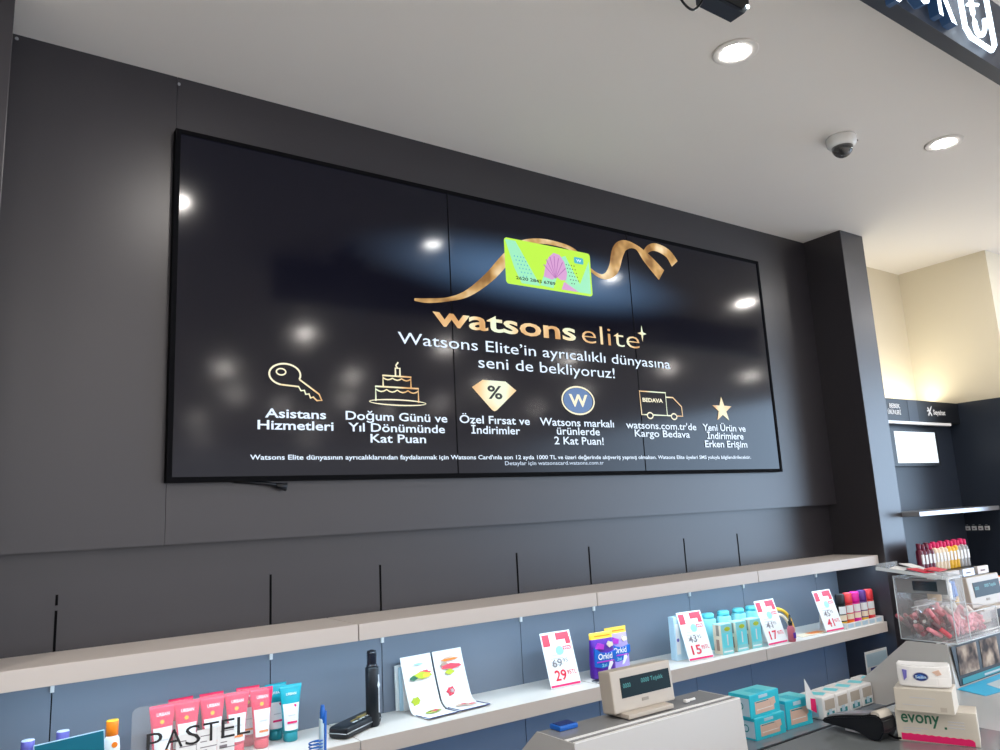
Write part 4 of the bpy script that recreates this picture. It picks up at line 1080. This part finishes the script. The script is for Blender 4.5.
# ------------------------------------------------------------------ lights
def area(name, loc, rot, sx_, sy_, power, col, shape='RECTANGLE'):
    l = D.lights.new(name, 'AREA'); l.shape = shape; l.size = sx_; l.size_y = sy_; l.energy = power; l.color = col
    o = D.objects.new(name, l); COL.objects.link(o); o.location = loc; o.rotation_euler = [R(a) for a in rot]
    return o
WARM = (1, .94, .88)
rows = [(1.70, (.85, 5.75, 7.4, 9.0, -.8, -2.4)), (-.9, (-2.4, -.8, .9, 2.55, 4.1, 5.8, 7.5, 9.2)), (-2.75, (-3.2, -.8, .9, 2.3, 3.85, 5.8, 7.6)), (-4.45, (-2.4, -.6, 1.2, 2.9, 4.5, 6.1, 8.)), (-5.35, (3.84, 5.6)), (-7., (-3, -1, 1, 3, 5, 7, 9)), (-10, (-2, 0, 2, 3.8, 6, 8))]
for y, xs2 in rows:
    for x in xs2: area('downlight_lamp', (x, y, ZC - .012), (0, 0, 0), .12, .12, 12.2, WARM, 'DISK')
area('shelf_light', (2.43, 2.80, ZS1 - .064), (14, 0, 0), 4.7, .02, 13, (.58, .83, 1))
area('shelf_light', (2.43, 2.80, ZS2 - .064), (14, 0, 0), 4.7, .02, 5.5, (.25, .55, 1))
area('cove_light', (5.7, 2.98, 2.30), (180, 0, 0), 1.1, .06, 5, (1, .93, .74))

# world: bright shop beyond
w = D.worlds.new('shop'); bpy.context.scene.world = w; w.use_nodes = True
nt = w.node_tree; bg = nt.nodes['Background']
tc = nt.nodes.new('ShaderNodeTexCoord')
dp = nt.nodes.new('ShaderNodeVectorMath'); dp.operation = 'DOT_PRODUCT'; v = Vector((1.75, -1, 0)).normalized(); dp.inputs[1].default_value = v
mr = nt.nodes.new('ShaderNodeMapRange'); mr.interpolation_type = 'SMOOTHSTEP'; mr.inputs['From Min'].default_value = .88; mr.inputs['From Max'].default_value = 1.0
mx = nt.nodes.new('ShaderNodeMix'); mx.data_type = 'RGBA'; mx.inputs['A'].default_value = (1.6, 1.6, 1.7, 1); mx.inputs['B'].default_value = (4.6, 6.2, 8.2, 1)
nt.links.new(tc.outputs['Generated'], dp.inputs[0]); nt.links.new(dp.outputs['Value'], mr.inputs['Value']); nt.links.new(mr.outputs[0], mx.inputs['Factor'])
nt.links.new(mx.outputs['Result'], bg.inputs['Color']); bg.inputs['Strength'].default_value = 1.0

# ------------------------------------------------------------------ camera
yaw, pit, rol, F = 6.11781235e-01, 1.81000595e-01, -5.17521187e-02, 7.62543408e+02
fwd = Vector((math.sin(yaw) * math.cos(pit), math.cos(yaw) * math.cos(pit), math.sin(pit)))
rt = Vector((math.cos(yaw), -math.sin(yaw), 0)); up = rt.cross(fwd)
r2 = math.cos(rol) * rt + math.sin(rol) * up; u2 = -math.sin(rol) * rt + math.cos(rol) * up
cam = D.cameras.new('camera'); co = D.objects.new('camera', cam); COL.objects.link(co)
M = Matrix((r2, u2, -fwd)).transposed().to_4x4(); M.translation = (0, 0, 1.6); co.matrix_world = M
cam.sensor_fit = 'HORIZONTAL'; cam.sensor_width = 36; cam.lens = F * 36 / 1000; cam.clip_start = .05
sc = bpy.context.scene; sc.camera = co
sc.view_settings.view_transform = 'Standard'; sc.view_settings.look = 'None'; sc.view_settings.gamma = 1; sc.view_settings.exposure = 0
sc.view_settings.use_curve_mapping = False
sc.cycles.use_denoising = True; sc.cycles.max_bounces = 8; sc.cycles.transparent_max_bounces = 24
